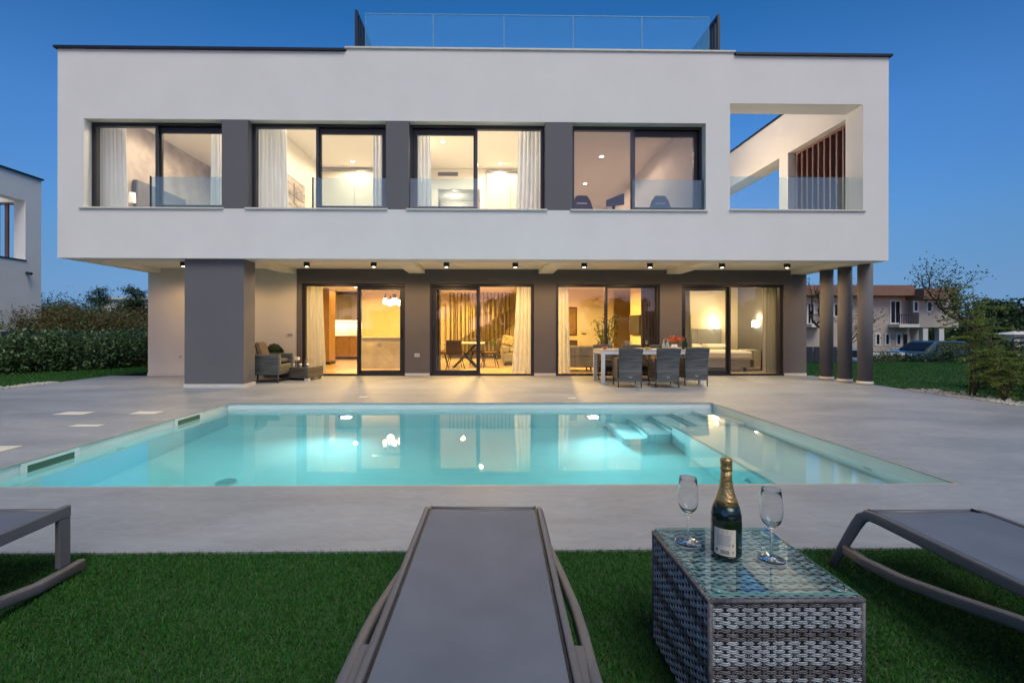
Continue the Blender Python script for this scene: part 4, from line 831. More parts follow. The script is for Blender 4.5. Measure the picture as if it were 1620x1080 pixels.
for dx, l in ((-.12, 'left white cup'), (.05, 'middle white cup'), (.22, 'right white cup')):
    xx = -4.45 + dx; MB().lathe([(.022, zc), (.035, zc + .06), (.032, zc + .06), (.018, zc + .006), (0, zc + .006)], xx, 10.75, 16).build('cup', cer, label=l + ' on the low wicker coffee table', cat='cup', group='cups on the coffee table')
MB().lathe([(.04, zc), (.045, zc + .1), (.02, zc + .16), (.022, zc + .2), (.018, zc + .2), (.04, zc + .1), (0, zc + .01)], -4.33, 10.9, 16).build('carafe', M['cglass'], label='clear glass carafe on the low wicker coffee table', cat='carafe')
sd = thing('side_lantern', (-4.5, 10.95, 0), 'small pale table lantern on a dark stand between armchair and coffee table', 'lantern')
MB().tube([(-4.66, 11.1, .001), (-4.66, 11.1, .42)], .015, 8).build('stand', M['wleg'], sd); MB().box(-4.72, -4.58, 11.04, 11.16, .42, .50, c=.01).build('top', cer, sd)
# sockets on the walls
for px, py, Y, wpx, l in ((459, 530, YW - .001, 11, 'white triple socket plate on the beige wall'), (660, 562, YW - .021, 8, 'white socket on the dark wall between the kitchen and dining doors'), (286, 565, YW - .001, 5, 'small grey socket low on the far left wall')):
    x, z = ony(px, py, Y); t_ = thing('wall_socket', (x, Y, z), l, 'socket'); hw = wpx / 720 * Y / 2
    MB().box(x - hw, x + hw, Y - .012, Y, z - .045, z + .045, c=.002).build('plate', M['stone'], t_)
    for i in range(2): MB().box(x - hw * .6 + i * hw * .75, x - hw * .1 + i * hw * .75, Y - .015, Y - .0125, z - .025, z + .025).build('cover', M['alu'], t_)
# pale inset covers in the terrace floor
for px, py, w_, d_, l in ((118, 655.5, .40, .22, 'pale square lid in the terrace left of the pool, farther left one'), (232, 654.5, .34, .20, 'pale square lid in the terrace beside the pool edge'), (138, 675, .34, .12, 'half open pale lid in the terrace, nearer the viewer'), (0, 712, .25, .2, 'pale lid at the left picture edge beside the pool'), (575, 628.5, .14, .12, 'small pale lid behind the pool, left one'), (905, 629.5, .14, .12, 'small pale lid behind the pool, right one')):
    x, y = onz(px, py); t_ = thing('floor_lid', (x, y, 0), l, 'floor lid', 'inset lids in the terrace')
    MB().box(x - w_ / 2, x + w_ / 2, y - d_ / 2, y + d_ / 2, .0015, .006, c=.001).build('lid', M['stone'], t_)

# ------------------------------------------------------------------ sun loungers
M['lframe'] = mat('taupe_aluminium', (.128, .126, .136), .5, metal=.1, var=.06, vs=6, bump=.04, bs=300)
def slingmat():
    m = bpy.data.materials.new('textile_sling'); m.use_nodes = True; t = m.node_tree; b = t.nodes['Principled BSDF']; L = t.links.new; b.inputs['Roughness'].default_value = .55
    tc = t.nodes.new('ShaderNodeTexCoord'); sp = t.nodes.new('ShaderNodeSeparateXYZ'); L(tc.outputs['Object'], sp.inputs[0]); hs = []
    for ax, k in ((0, 2400), (1, 2400)):
        a = t.nodes.new('ShaderNodeMath'); a.operation = 'MULTIPLY'; L(sp.outputs[ax], a.inputs[0]); a.inputs[1].default_value = k; s_ = t.nodes.new('ShaderNodeMath'); s_.operation = 'SINE'; L(a.outputs[0], s_.inputs[0]); hs.append(s_)
    mu = t.nodes.new('ShaderNodeMath'); mu.operation = 'MULTIPLY'; L(hs[0].outputs[0], mu.inputs[0]); L(hs[1].outputs[0], mu.inputs[1])
    n = t.nodes.new('ShaderNodeTexNoise'); n.inputs['Scale'].default_value = 5; n.inputs['Detail'].default_value = 5; L(tc.outputs['Object'], n.inputs[0])
    ad = t.nodes.new('ShaderNodeMath'); ad.operation = 'MULTIPLY_ADD'; L(mu.outputs[0], ad.inputs[0]); ad.inputs[1].default_value = .16; L(n.outputs[0], ad.inputs[2])
    r = t.nodes.new('ShaderNodeValToRGB'); L(ad.outputs[0], r.inputs[0]); r.color_ramp.elements[0].position = .3; r.color_ramp.elements[1].position = .7; r.color_ramp.elements[0].color = (.102, .120, .157, 1); r.color_ramp.elements[1].color = (.132, .152, .195, 1); L(r.outputs[0], b.inputs['Base Color'])
    bp = t.nodes.new('ShaderNodeBump'); bp.inputs['Strength'].default_value = .25; bp.inputs['Distance'].default_value = .0006; L(mu.outputs[0], bp.inputs['Height']); L(bp.outputs[0], b.inputs['Normal'])
    return m
M['sling'] = slingmat()
def lounger(x, y, rz, label, splay=True, length=1.92):
    """local frame: foot end at y=0, head towards -y; sling top at z=.332"""
    t_ = thing('sun_lounger', (x, y, 0), label, 'sun lounger', 'three sun loungers on the turf', R(rz)); W2 = .272; zt_ = .31
    for s in (-1, 1):
        X = s * W2
        if splay:
            pts = [(X, -length, zt_), (X, -1.2, zt_), (X, -.5, zt_), (X, -.10, zt_), (X + s * .002, -.045, zt_ - .004), (X + s * .010, -.012, zt_ - .028), (X + s * .022, .008, zt_ - .075), (X + s * .052, .045, .12), (X + s * .082, .08, 0.002)]
            rr = [.5, .5, .5, .5, .5, .5, .47, .42, .36]
            MB().tube(pts, [r * 2 for r in rr], 14, up=(0, .25, 1), sq=(.0125, .025)).build('side_rail', M['lframe'], t_, True)
            pts = [(X + s * .050, .035, .105), (X + s * .062, -.10, .108), (X + s * .072, -.3, .135), (X + s * .072, -.5, .178), (X + s * .068, -.7, .225), (X + s * .060, -.88, .262), (X + s * .052, -1.02, .284), (X + s * .048, -1.3, .296)]
            MB().tube(pts, 1., 14, up=(0, 0, 1), sq=(.017, .0235)).build('lower_rail', M['lframe'], t_, True)
            MB().box(min(X, X + s * .046), max(X, X + s * .046), -1.5, -.97, .282, .306, c=.004).build('hinge_plate', M['lframe'], t_, True)
        else:
            MB().box(X - .0135, X + .0135, -length, 0, .283, .337, c=.004).build('side_rail', M['lframe'], t_, True)
            MB().box(X - .012, X + .012, -.062, -.002, .05, .2825, c=.003).build('leg', M['lframe'], t_, True)
            pts = [(X + s * .03, .035, .026), (X + s * .034, -.2, .034), (X + s * .05, -.45, .085), (X + s * .055, -.75, .17), (X + s * .04, -1.0, .26), (X + s * .026, -1.3, .3)]
            MB().tube(pts, 1., 12, up=(0, 0, 1), sq=(.02, .026)).build('lower_rail', M['lframe'], t_, True)
        MB().box(X - s * .0185 - .0035, X - s * .0185 + .0035, -length + .02, -.02, .318, .3285).build('keder', M['black'], t_, True)
    n = 24; b = MB(); b.smooth = True; vs = []; fs = []; nx = 10
    for z_ in (0, 1):
        for j in range(n + 1):
            v = j / n; yy = -v * (length - .03) - .004
            for i in range(nx + 1):
                u = i / nx * 2 - 1; vs.append((u * (W2 - .023), yy, .329 - .009 * (1 - u * u) * math.sin(PI * min(1, v * 6) / 2) - (.02 * (1 - min(1, v / .012)) if v < .012 else 0) - .003 * z_))
    N = (n + 1) * (nx + 1)
    for j in range(n):
        for i in range(nx): q = j * (nx + 1) + i; fs += [(q, q + nx + 1, q + nx + 2, q + 1), (N + q, N + q + 1, N + q + nx + 2, N + q + nx + 1)]
    for i in range(nx): q = i; fs.append((q, q + 1, N + q + 1, N + q))
    b.add(vs, fs); b.sm = [True] * len(fs); b.build('sling', M['sling'], t_, True)
    MB().tube([(-W2 + .01, -.012, zt_ - .004), (W2 - .01, -.012, zt_ - .004)], .0145, 12).build('cross_bar', M['lframe'], t_, True)
    MB().box(-W2 + .024, W2 - .024, -.62, -.58, .300, .316).build('cross_bar', M['lframe'], t_, True)
    return t_
lounger(-.022, 2.262, -1.3, 'grey textile sun lounger in the centre foreground, seen along its length'); lounger(2.10, 2.20, 0, 'grey sun lounger at the right edge, right of the wicker side table'); lounger(-2.325, 2.262, 0, 'grey sun lounger cut by the left picture edge, with a square flat bar frame', False)

# ------------------------------------------------------------------ woven side table with glass top
wt = thing('wicker_side_table', (.858, 1.515, 0), 'square grey woven rattan side table with a glass top, holding a bottle and two glasses', 'side table')
TX, TY, TW, TD, TH = .858, 1.515, .446, .446, .425
def strandmat(name, c, c2):
    return mat(name, c, .42, var=.15, vs=60, c2=c2, bump=.3, bs=300)
SL = strandmat('light_rattan', (.22, .25, .29), (.42, .46, .50)); SD = strandmat('dark_rattan', (.07, .066, .075), (.16, .15, .16)); SB = mat('black_rattan', (.018, .018, .022), .5)
SPC = TW / 20
MB().box(TX - TW / 2 + .012, TX + TW / 2 - .012, TY - TD / 2 + .012, TY + TD / 2 - .012, .03, TH - .012).build('lining', SB, wt)
def strand_row(phase, mt):
    hw = TW / 2; b = MB(); b.smooth = True
    for dz in (-.0026, .0026):
        for side in range(4):
            pts = []
            for i in range(20 * 4 + 1):
                s_ = i / 80 * TW; o = .0030 * math.cos(PI * s_ / SPC + phase * PI) * (0 if i in (0, 80) else 1); u = -hw + s_; n_ = hw + o
                pts.append([(u, -n_), (n_, u), (-u, n_), (-n_, -u)][side] + (dz + .0005 * math.sin(s_ * 300 + dz * 999),))
            b.tube(pts, 1., 4, smooth=True, up=(0, 0, 1), sq=(.0013, .0031))
    b.sm = [True] * len(b.f); return b
protos = {}
rows = 34; pitch = (TH - .022) / rows; r_ = random.Random(3)
pattern = 'DDLLLLLDDDLLLLLLDDDLLLLLLDDDLLLLLL'[::-1]
for k in range(rows):
    c = pattern[k % len(pattern)]; key = (k % 2, c)
    if key not in protos:
        o = strand_row(key[0], SL).build('strand', SL if c == 'L' else SD, wt, True); protos[key] = o
    else:
        o = protos[key].copy(); col.objects.link(o)
    o.location = (0, 0, .022 + pitch * (k + .5) + r_.uniform(-.0006, .0006)); o.rotation_euler = (r_.uniform(-.002, .002), r_.uniform(-.002, .002), 0)
sm_ = None
for side in range(4):
    for i in range(1, 20):
        u = -TW / 2 + SPC * i; p = [(u, -TD / 2), (TW / 2, u), (-u, TD / 2), (-TW / 2, -u)][side]
        if sm_ is None: sm_ = MB().box(-.0032, .0032, -.0016, .0016, .02, TH - .008).build('stake', SD, wt, True); o = sm_
        else: o = sm_.copy(); col.objects.link(o)
        o.rotation_euler = (0, 0, PI / 2 * (side % 2))
        o.location = (p[0], p[1], 0)
        if i % 2 == 0: o.material_slots[0].link = 'OBJECT'; o.material_slots[0].material = SB
for sx in (-1, 1):
    for sy in (-1, 1):
        MB().tube([(TX + sx * (TW / 2 - .002), TY + sy * (TD / 2 - .002), .012), (TX + sx * (TW / 2 - .002), TY + sy * (TD / 2 - .002), TH)], .0075, 10).build('corner_post', SD, wt)
        MB().lathe([(.018, .0), (.02, .02)], TX + sx * (TW / 2 - .03), TY + sy * (TD / 2 - .03), 14).build('foot', M['black'], wt)
        MB().lathe([(.017, TH + .0045), (.017, TH + .0068)], TX + sx * (TW / 2 - .045), TY + sy * (TD / 2 - .045), 20).build('suction_pad', glassmat('clear_rubber', (.9, .95, .95), 2, 1.45, body=.35, bodyc=(.75, .8, .8)) if (sx, sy) == (-1, -1) else bpy.data.materials['clear_rubber'], wt)
n_ = 38; tp = None; tops = {}
for k in range(n_):
    y = -TD / 2 + TD * (k + .5) / n_; key = (k % 2, 'DLLLDLL'[k % 7])
    if key not in tops:
        b = MB()
        for dy in (-.0027, .0027):
            b.tube([(-TW / 2 + .004 + i / 80 * (TW - .008), dy, .0022 * math.cos(PI * i / 4 + key[0] * PI)) for i in range(81)], 1., 4, up=(0, 0, 1), sq=(.0026, .0012))
        o = b.build('top_strand', SL if key[1] == 'L' else SD, wt, True); tops[key] = o
    else: o = tops[key].copy(); col.objects.link(o)
    o.location = (0, y, TH - .003)
for s, ax in ((-1, 0), (1, 0), (-1, 1), (1, 1)):
    p0, p1 = ((TX - TW / 2, TY + s * TD / 2, TH - .004), (TX + TW / 2, TY + s * TD / 2, TH - .004)) if ax == 0 else ((TX + s * TW / 2, TY - TD / 2, TH - .004), (TX + s * TW / 2, TY + TD / 2, TH - .004))
    MB().tube([p0, p1], .0065, 10).build('rim', SD, wt)
M['tglass'] = glassmat('table_glass', (.84, .95, .95), .9, 1.5)
b = MB().box(TX - TW / 2 + .006, TX + TW / 2 - .012, TY - TD / 2 + .008, TY + TD / 2 - .004, TH + .007, TH + .013, c=.001); g_ = b.build('glass_top', M['tglass'], wt)
b = MB(); b.plate('z', TX - TW / 2 + .0055, TX + TW / 2 - .0115, TY - TD / 2 + .0075, TY + TD / 2 - .0035, TH + .0078, TH + .0122, [(TX - TW / 2 + .0072, TX + TW / 2 - .0132, TY - TD / 2 + .0092, TY + TD / 2 - .0052)])
b.build('glass_edge', mat('green_glass_edge', (.14, .36, .30), .15), wt)

def realglass(name, c, ior=1.5):
    m = bpy.data.materials.new(name); m.use_nodes = True; b = m.node_tree.nodes['Principled BSDF']; b.inputs['Base Color'].default_value = (*c, 1); b.inputs['Transmission Weight'].default_value = 1; b.inputs['Roughness'].default_value = 0; b.inputs['IOR'].default_value = ior; return m
ZG = TH + .0132
bt = thing('champagne_bottle', (.809, 1.533, ZG), 'dark green sparkling wine bottle with gold foil neck on the woven table', 'bottle')
bx_, by_ = .809, 1.533
body = [(.0, .022), (.030, .004), (.043, .0), (.0475, .006), (.0480, .02), (.0480, .112), (.0468, .130), (.0430, .150), (.0375, .170), (.0318, .188), (.0262, .206), (.0215, .224), (.0185, .243), (.0168, .262), (.0162, .285)]
MB().lathe([(r, ZG + z) for r, z in body[1:]], bx_, by_, 40).build('glass_body', mat('champagne_green', (.006, .016, .006), .06, spec=.8, coat=.6), bt)
foil = [(.0472, .1305), (.0440, .150), (.0384, .170), (.0326, .188), (.0270, .206), (.0222, .224), (.0192, .243), (.0175, .262), (.0168, .283)]
fo = bpy.data.materials.new('gold_foil')
M['gold'] = mat('gold_foil', (.62, .40, .16), .32, metal=.9, var=.15, vs=30, bump=.4, bs=120)
MB().lathe([(r, ZG + z) for r, z in foil[2:]], bx_, by_, 36).build('foil_neck', M['gold'], bt)
MB().lathe([(r + .0002, ZG + z) for r, z in foil[:3]], bx_, by_, 36).build('foil_collar', mat('dark_foil', (.035, .055, .06), .25, metal=.7, var=.3, vs=25), bt)
MB().lathe([(.0168, ZG + .2835), (.0192, ZG + .285), (.0192, ZG + .292), (.0172, ZG + .295), (.0172, ZG + .304), (.0187, ZG + .307), (.0188, ZG + .318), (.0165, ZG + .3235), (.0, ZG + .3245)], bx_, by_, 28).build('cork_cap', M['gold'], bt)
for i in range(4):
    an = i * PI / 2 + .4; MB().tube([(bx_ + .0195 * math.cos(an + q * .25), by_ + .0195 * math.sin(an + q * .25), ZG + .286 + q * .016) for q in range(3)], .0007, 5).build('wire', M['alu'], bt)
a0 = math.atan2(-by_, -bx_) - .1
def patch(r, da0, da1, z0, z1, name, m_, n=14):
    b = MB(); vs = []
    for i in range(n + 1):
        a = a0 + da0 + (da1 - da0) * i / n; vs += [(bx_ + r * math.cos(a), by_ + r * math.sin(a), ZG + z0), (bx_ + r * math.cos(a), by_ + r * math.sin(a), ZG + z1)]
    b.add(vs, [(i * 2, i * 2 + 2, i * 2 + 3, i * 2 + 1) for i in range(n)]); return b.build(name, m_, bt)
ink = mat('label_ink', (.10, .10, .14), .7); ink2 = mat('label_blue', (.16, .22, .38), .7)
patch(.0485, -.72, .72, .012, .100, 'label', mat('label_paper', (.66, .60, .48), .7, var=.04, vs=40))
b = MB()
def pbar(b, r, da0, da1, z0, z1, n=3):
    vs = []
    for i in range(n + 1):
        a = a0 + da0 + (da1 - da0) * i / n; vs += [(bx_ + r * math.cos(a), by_ + r * math.sin(a), ZG + z0), (bx_ + r * math.cos(a), by_ + r * math.sin(a), ZG + z1)]
    b.add(vs, [(i * 2, i * 2 + 2, i * 2 + 3, i * 2 + 1) for i in range(n)])
r2 = random.Random(5)
for i, z in enumerate((.093, .087)): pbar(b, .0488, -.40, .45, z, z + .002)
for i in range(9):
    z = .079 - i * .0042; a = -.5 + .05 * r2.random()
    while a < .35: l = .06 + .10 * r2.random(); pbar(b, .0488, a, min(.4, a + l), z, z + .0016, 2); a += l + .035
b.build('print_lines', ink2, bt)
b = MB(); a = -.24
while a < .30: l = .01 + .018 * r2.random(); pbar(b, .0488, a, a + l, .018, .031, 1); a += l + .012 + .012 * r2.random()
pbar(b, .0488, -.56, -.44, .022, .032, 1); pbar(b, .0488, .50, .56, .022, .030, 1); pbar(b, .0488, .49, .57, .044, .052, 1)
b.build('barcode', ink, bt)
b = MB(); vs = []   # round medallion low on the foil, facing the viewer
for i in range(20):
    g = 2 * PI * i / 20; z = .152 + .010 * math.sin(g); rr = .0436 + (.1505 - z) * .28 + .0004; a = a0 + .0 + .012 * math.cos(g) / rr; vs.append((bx_ + (rr + .0007) * math.cos(a), by_ + (rr + .0007) * math.sin(a), ZG + z))
b.add(vs, [tuple(range(20))]).build('medallion', mat('medallion_blue', (.03, .07, .10), .3, .4), bt)
M['flute'] = realglass('crystal', (.98, .99, 1), 1.36)
M['bowl'] = glassmat('thin_crystal', (.87, .90, .94), .75, 1.45); M['rim_glint'] = mat('painted_rim_glint', (.55, .60, .65), .1)  # rim colour: pale rings painted for the glint on rim and foot
def flute(x, y, label):
    pr = [(0, .0), (.0435, .0), (.0440, .0012), (.0425, .0022), (.020, .0042), (.007, .0075), (.0038, .014), (.0032, .03), (.0034, .09), (.0060, .102), (.0170, .112), (.0270, .124), (.0325, .140), (.0348, .158), (.0340, .180), (.0315, .205), (.0290, .232), (.0286, .2340),
          (.0281, .2334), (.0309, .205), (.0334, .180), (.0342, .158), (.0319, .141), (.0264, .127), (.0160, .116), (.006, .111), (0, .110)]
    t_ = thing('wine_glass', (x, y, ZG), label, 'glass', 'two glasses on the woven table')
    MB().lathe([(r, ZG + z) for r, z in pr[1:]], x, y, 48).build('crystal_body', M['flute'], t_)
    MB().tube([(x + .0288 * math.cos(a * PI / 18), y + .0288 * math.sin(a * PI / 18), ZG + .2325) for a in range(37)], .00055, 6).tube([(x + .0437 * math.cos(a * PI / 18), y + .0437 * math.sin(a * PI / 18), ZG + .0012) for a in range(37)], .0007, 6).build('rim', M['rim_glint'], t_)
flute(.713, 1.611, 'empty stemmed glass left of the champagne bottle on the woven table'); flute(.938, 1.493, 'empty stemmed glass right of the champagne bottle, nearer the viewer')

# ------------------------------------------------------------------ trees and shrubs
M['bark'] = mat('dark_bark', (.05, .035, .028), .9, var=.3, vs=12, bump=.6, bs=40); M['stem'] = mat('green_brown_stem', (.07, .06, .03), .8, var=.2, vs=20)
LM = {
 'olive': leafmat('olive_leaves', [(.06, .10, .035), (.09, .14, .05), (.13, .18, .08), (.04, .07, .02)]),
 'dark': leafmat('evergreen_leaves', [(.012, .035, .012), (.022, .055, .018), (.035, .075, .025), (.05, .09, .03)]),
 'hedge': leafmat('laurel_leaves', [(.03, .08, .025), (.05, .12, .035), (.10, .18, .07), (.16, .24, .12), (.02, .06, .02)], .4),
 'red': leafmat('photinia_leaves', [(.06, .10, .03), (.12, .10, .04), (.15, .08, .045), (.06, .12, .03), (.16, .13, .06)], .45),
 'fern': leafmat('acacia_leaflets', [(.09, .17, .025), (.13, .21, .035), (.19, .25, .05), (.06, .12, .03)]),
 'rust': leafmat('dry_grass', [(.10, .045, .025), (.14, .06, .03), (.07, .05, .02)]),
}
def grow(p, d, L, r, depth, out, tips, rr, bend=.35, split=3, up=.15, shrink=.68):
    pts = [tuple(p)]; rad = [r]; q = Vector(p); dd = Vector(d).normalized(); n = 4
    for i in range(n):
        dd = (dd + Vector((rr.gauss(0, bend), rr.gauss(0, bend), rr.gauss(0, bend) + up)) * .5).normalized(); q = q + dd * L / n; pts.append(tuple(q)); rad.append(r * (1 - .38 * (i + 1) / n))
        if depth <= 1: tips.append((tuple(q), tuple(dd)))
    out.append((pts, rad))
    if depth > 0:
        grow(pts[4], dd, L * shrink * 1.05, rad[4], depth - 1, out, tips, rr, bend, split, up, shrink)
        for k in range(split - 1 if rr.random() < .8 else split - 2):
            a = rr.uniform(0, 6.28); s = Vector((math.cos(a), math.sin(a), rr.uniform(-.1, .5))); s = (dd * .75 + s * rr.uniform(.5, .9)).normalized()
            t = rr.choice([2, 3, 4]); grow(pts[t], s, L * shrink * rr.uniform(.8, 1.15), rad[t] * .68, depth - 1, out, tips, rr, bend, split, up, shrink)
def tree(name, x, y, z, h, label, leaf, seed, depth=4, r=.09, n_leaf=6, ls=.05, lean=(0, 0), split=3, bend=.35, up=.15, sig=.10, group=None, asp=.4, start=.34, cat='tree', shrink=.68):
    rr = random.Random(seed); t_ = thing(name, (x, y, z), label, cat, group); out = []; tips = []
    grow((x, y, z), (lean[0], lean[1], 1), h * start, r, depth, out, tips, rr, bend, split, up, shrink)
    b = MB()
    for pts, rad in out: b.tube(pts, [max(.003, q) for q in rad], 6 if rad[0] > .02 else 4)
    b.build('trunk', M['bark'], t_)
    T = np.array([q for q, _ in tips]); P_ = np.repeat(T, n_leaf, 0) + rng.normal(0, sig, (len(T) * n_leaf, 3)); leaves_obj('crown', P_, np.array([0, 0, .6]), ls, LM[leaf], t_, asp, off=(x, y, z))
    return t_
def shrub(name, x, y, z, h, w_, label, leaf, seed, n=1500, ls=.045, group=None, cat='shrub', stems=9, asp=.42, upbias=.5, fill=1.):
    """multi-stemmed leafy shrub: stems fan out and the leaves sit in uneven clusters along them"""
    rr = random.Random(seed); t_ = thing(name, (x, y, z), label, cat, group); b = MB(); P_ = []
    for i in range(stems):
        a = rr.uniform(0, 6.28); rad = w_ / 2 * math.sqrt(rr.random()); ex, ey = x + rad * math.cos(a), y + rad * math.sin(a) * .8; hh = h * rr.uniform(.6, 1.05)
        p = [(x + .15 * (ex - x), y + .15 * (ey - y), z), ((x + ex * 2) / 3 + rr.gauss(0, .03), (y + ey * 2) / 3, z + hh * .5), (ex, ey, z + hh)]; b.tube(p, [.012, .008, .003], 5)
        m = int(n / stems)
        for _ in range(m):
            t = rr.random() ** .65 * .97 + .03; q = [p[0][k] * (1 - t) ** 2 + 2 * p[1][k] * t * (1 - t) + p[2][k] * t * t for k in range(3)]; s = (.10 + .10 * (1 - abs(2 * t - 1))) * fill * w_ / .9
            P_.append((q[0] + rr.gauss(0, s), q[1] + rr.gauss(0, s), max(z + .03, q[2] + rr.gauss(0, s * .7))))
    b.build('stem', M['stem'], t_); leaves_obj('foliage', np.array(P_), np.array([0, 0, upbias]), ls, LM[leaf], t_, asp, off=(x, y, z)); return t_
# left: hedge row in front of a dark mesh fence, rusty planting strip, red-leaved bushes and trees behind
GL = -.03
hx = [(-14.0, 10.9), (-13.25, 11.5), (-12.65, 12.2), (-12.1, 12.9), (-11.6, 13.6), (-11.2, 14.4), (-10.8, 15.2)]
hl = ['hedge shrub at the left picture edge in front of the neighbour house', 'tall hedge shrub in front of the corner of the neighbour house', 'bright green hedge shrub right of the neighbour house corner', 'middle shrub of the dark hedge left of the villa', 'hedge shrub below the reddish bushes', 'dark hedge shrub near the pale wall of the villa', 'last hedge shrub beside the pale villa wall']
for i, (x, y) in enumerate(hx):
    shrub('hedge_shrub', x, y, GL, (1.75, 1.75, 1.15, 1.1, 1.1, 1.1, 1.15)[i], 1.15, hl[i], 'hedge', 20 + i, (1700, 1700, 2300, 2300, 2300, 2300, 2300)[i], .055, 'hedge shrubs along the left lawn', stems=(9, 9, 15, 15, 15, 15, 15)[i])
fe = thing('mesh_fence', (-13, 13, 0), 'dark blue mesh privacy fence behind the left hedge', 'fence')
b = MB(); fp = [(-15.6, 11.3), (-13.2, 13.3), (-11.7, 15.6), (-10.6, 17.6)]
for (ax, ay), (cx_, cy_) in zip(fp[:-1], fp[1:]):
    b.quad((ax, ay, 0), (cx_, cy_, 0), (cx_, cy_, 1.1), (ax, ay, 1.1)); b.quad((ax + .02, ay + .02, 0), (ax + .02, ay + .02, 1.1), (cx_ + .02, cy_ + .02, 1.1), (cx_ + .02, cy_ + .02, 0))
b.build('screen', mat('navy_mesh', (.012, .016, .03), .8, var=.1, vs=30), fe)
for (x, y) in fp: MB().box(x - .03, x + .03, y - .05, y + .0, 0, 1.2).build('post', M['black'], fe)
P_ = np.array([(lambda t: (-14.4 + 3.5 * t + random.gauss(0, .12), 10.45 + 4.3 * t + random.gauss(0, .1), random.uniform(0, .26)))(random.random()) for _ in range(5000)])
leaves_obj('dry_planting', P_, np.array([0, 0, .2]), .05, LM['rust'], None, .25, kind='stuff', label='low rusty brown planting strip at the foot of the left hedge', cat='ground cover')
bl = ['reddish photinia bush right of the neighbour house', 'olive and red bush in the middle behind the left hedge', 'red leaved bush below the white building', 'dense reddish bush beside the villa wall', 'tall green bush against the sky behind the left hedge', 'brown green bush below the small conifer', 'dark bush left of the pale villa wall']
for i, (px, py, Y, w_, lf) in enumerate(((92, 488, 17.5, 3.0, 'red'), (125, 492, 19, 3.4, 'olive'), (165, 495, 17.5, 3.2, 'red'), (205, 495, 18.5, 3., 'red'), (105, 478, 24, 5, 'dark'), (150, 482, 25, 5, 'olive'), (222, 482, 21, 2.2, 'dark'))):
    x, z = ony(px, py, Y); shrub('bush', x, Y, -.1, z + .1, w_, bl[i], lf, 40 + i, 12000, .05, 'bushes beyond the left fence', stems=30, fill=.62, cat='bush')
x, z = ony(157, 462, 27); 
def conifer(x, y, z0, h, w_, label, seed, lf='dark'):
    rr = random.Random(seed); t_ = thing('pine_tree', (x, y, z0), label, 'tree'); MB().tube([(x, y, z0), (x + .05, y, z0 + h * .6), (x, y, z0 + h)], [.12, .08, .02], 8).build('trunk', M['bark'], t_); P_ = []; b = MB()
    for i in range(26):
        zz = z0 + h * (.55 + .45 * rr.random()); a = rr.uniform(0, 6.28); l = w_ / 2 * rr.uniform(.4, 1) * (1.2 - .6 * (zz - z0) / h); e_ = (x + l * math.cos(a), y + l * math.sin(a), zz + .25); b.tube([(x, y, zz), e_], [.03, .01], 4)
        for _ in range(110): t = rr.uniform(.4, 1.05); P_.append((x + (e_[0] - x) * t + rr.gauss(0, .13), y + (e_[1] - y) * t + rr.gauss(0, .13), zz + .25 * t + rr.gauss(0, .10)))
    b.build('branch', M['bark'], t_); leaves_obj('crown', np.array(P_), np.array([0, 0, .5]), .07, LM[lf], t_, .2, off=(x, y, z0))
conifer(x, 27, -.5, z + .5, 1.7, 'small dark conifer standing above the bushes left of the white building', 3)
x, z = ony(214, 466, 20); conifer(x, 20, -.3, z + .3, 1.5, 'spiky dark green tree just left of the pale villa wall', 5)
a = ony(163, 472, 34); c = ony(236, 488, 34); wb = thing('white_building', ((a[0] + c[0]) / 2, 34, -1), 'low white building top behind the trees left of the villa', 'building')
MB().box(a[0], a[0] + 9, 34, 40, -1, a[1] - .15).build('wall', M['white'], wb); MB().box(a[0] - .2, a[0] + 9.2, 33.8, 40.2, a[1] - .15, a[1]).build('roof_edge', M['stone'], wb)
for i in range(3): MB().box(a[0] + .8 + 2.2 * i, a[0] + 1.9 + 2.2 * i, 33.97, 33.995, .2, 1.4).build('window', M['frame'], wb)

# neighbouring villa on the far left
NX = -17.0; NY = 17.57; nb = thing('neighbour_villa', (-22, 12, 0), 'white flat roofed neighbouring villa at the left edge with a slatted balcony opening', 'house')
b = MB(); b.plate('x', 2, NY, -.1, 6.80, NX - .42, NX, [(8.5, 16.98, 3.70, 5.86)]); b.build('side_wall', M['white'], nb)
b = MB(); b.plate('y', -24, NX - .42, -.1, 6.8, NY - .42, NY, [(-21.5, NX - .55, 3.7, 5.86)]); b.build('rear_wall', M['white'], nb)
b = MB(); b.box(-30, -22.6, 2, NY - .42, -.1, 6.8); b.build('main_block', M['white'], nb); MB().box(-22.6, NX - .42, 2, NY - .42, 3.0, 3.2).build('terrace_floor', M['stone'], nb)
MB().box(NX - .47, NX + .06, 1.95, NY + .05, 6.80, 6.86).build('parapet_cap', M['cap'], nb); MB().box(NX + .001, NX + .03, 8.4, 17.0, 3.66, 3.70).build('sill', M['cap'], nb)
for i in range(14): MB().box(-17.72 - i * .34, -17.60 - i * .34, NY - .30, NY - .24, 3.7, 5.86).build('slat', M['wood_slat'], nb)
MB().box(NX - .25, NX - .235, 8.6, 16.1, 3.70, 4.45).build('guard_glass', M['rail_glass'], nb)
cc = thing('security_camera', (NX, 17.0, 3.2), 'small dark security camera on the wall of the neighbouring villa', 'camera')
MB().box(NX + .001, NX + .06, 16.98, 17.06, 3.18, 3.26).build('bracket', M['frame'], cc); MB().tube([(NX + .06, 17.02, 3.22), (NX + .28, 16.9, 3.18)], [.05, .055], 12).build('housing', M['black'], cc)

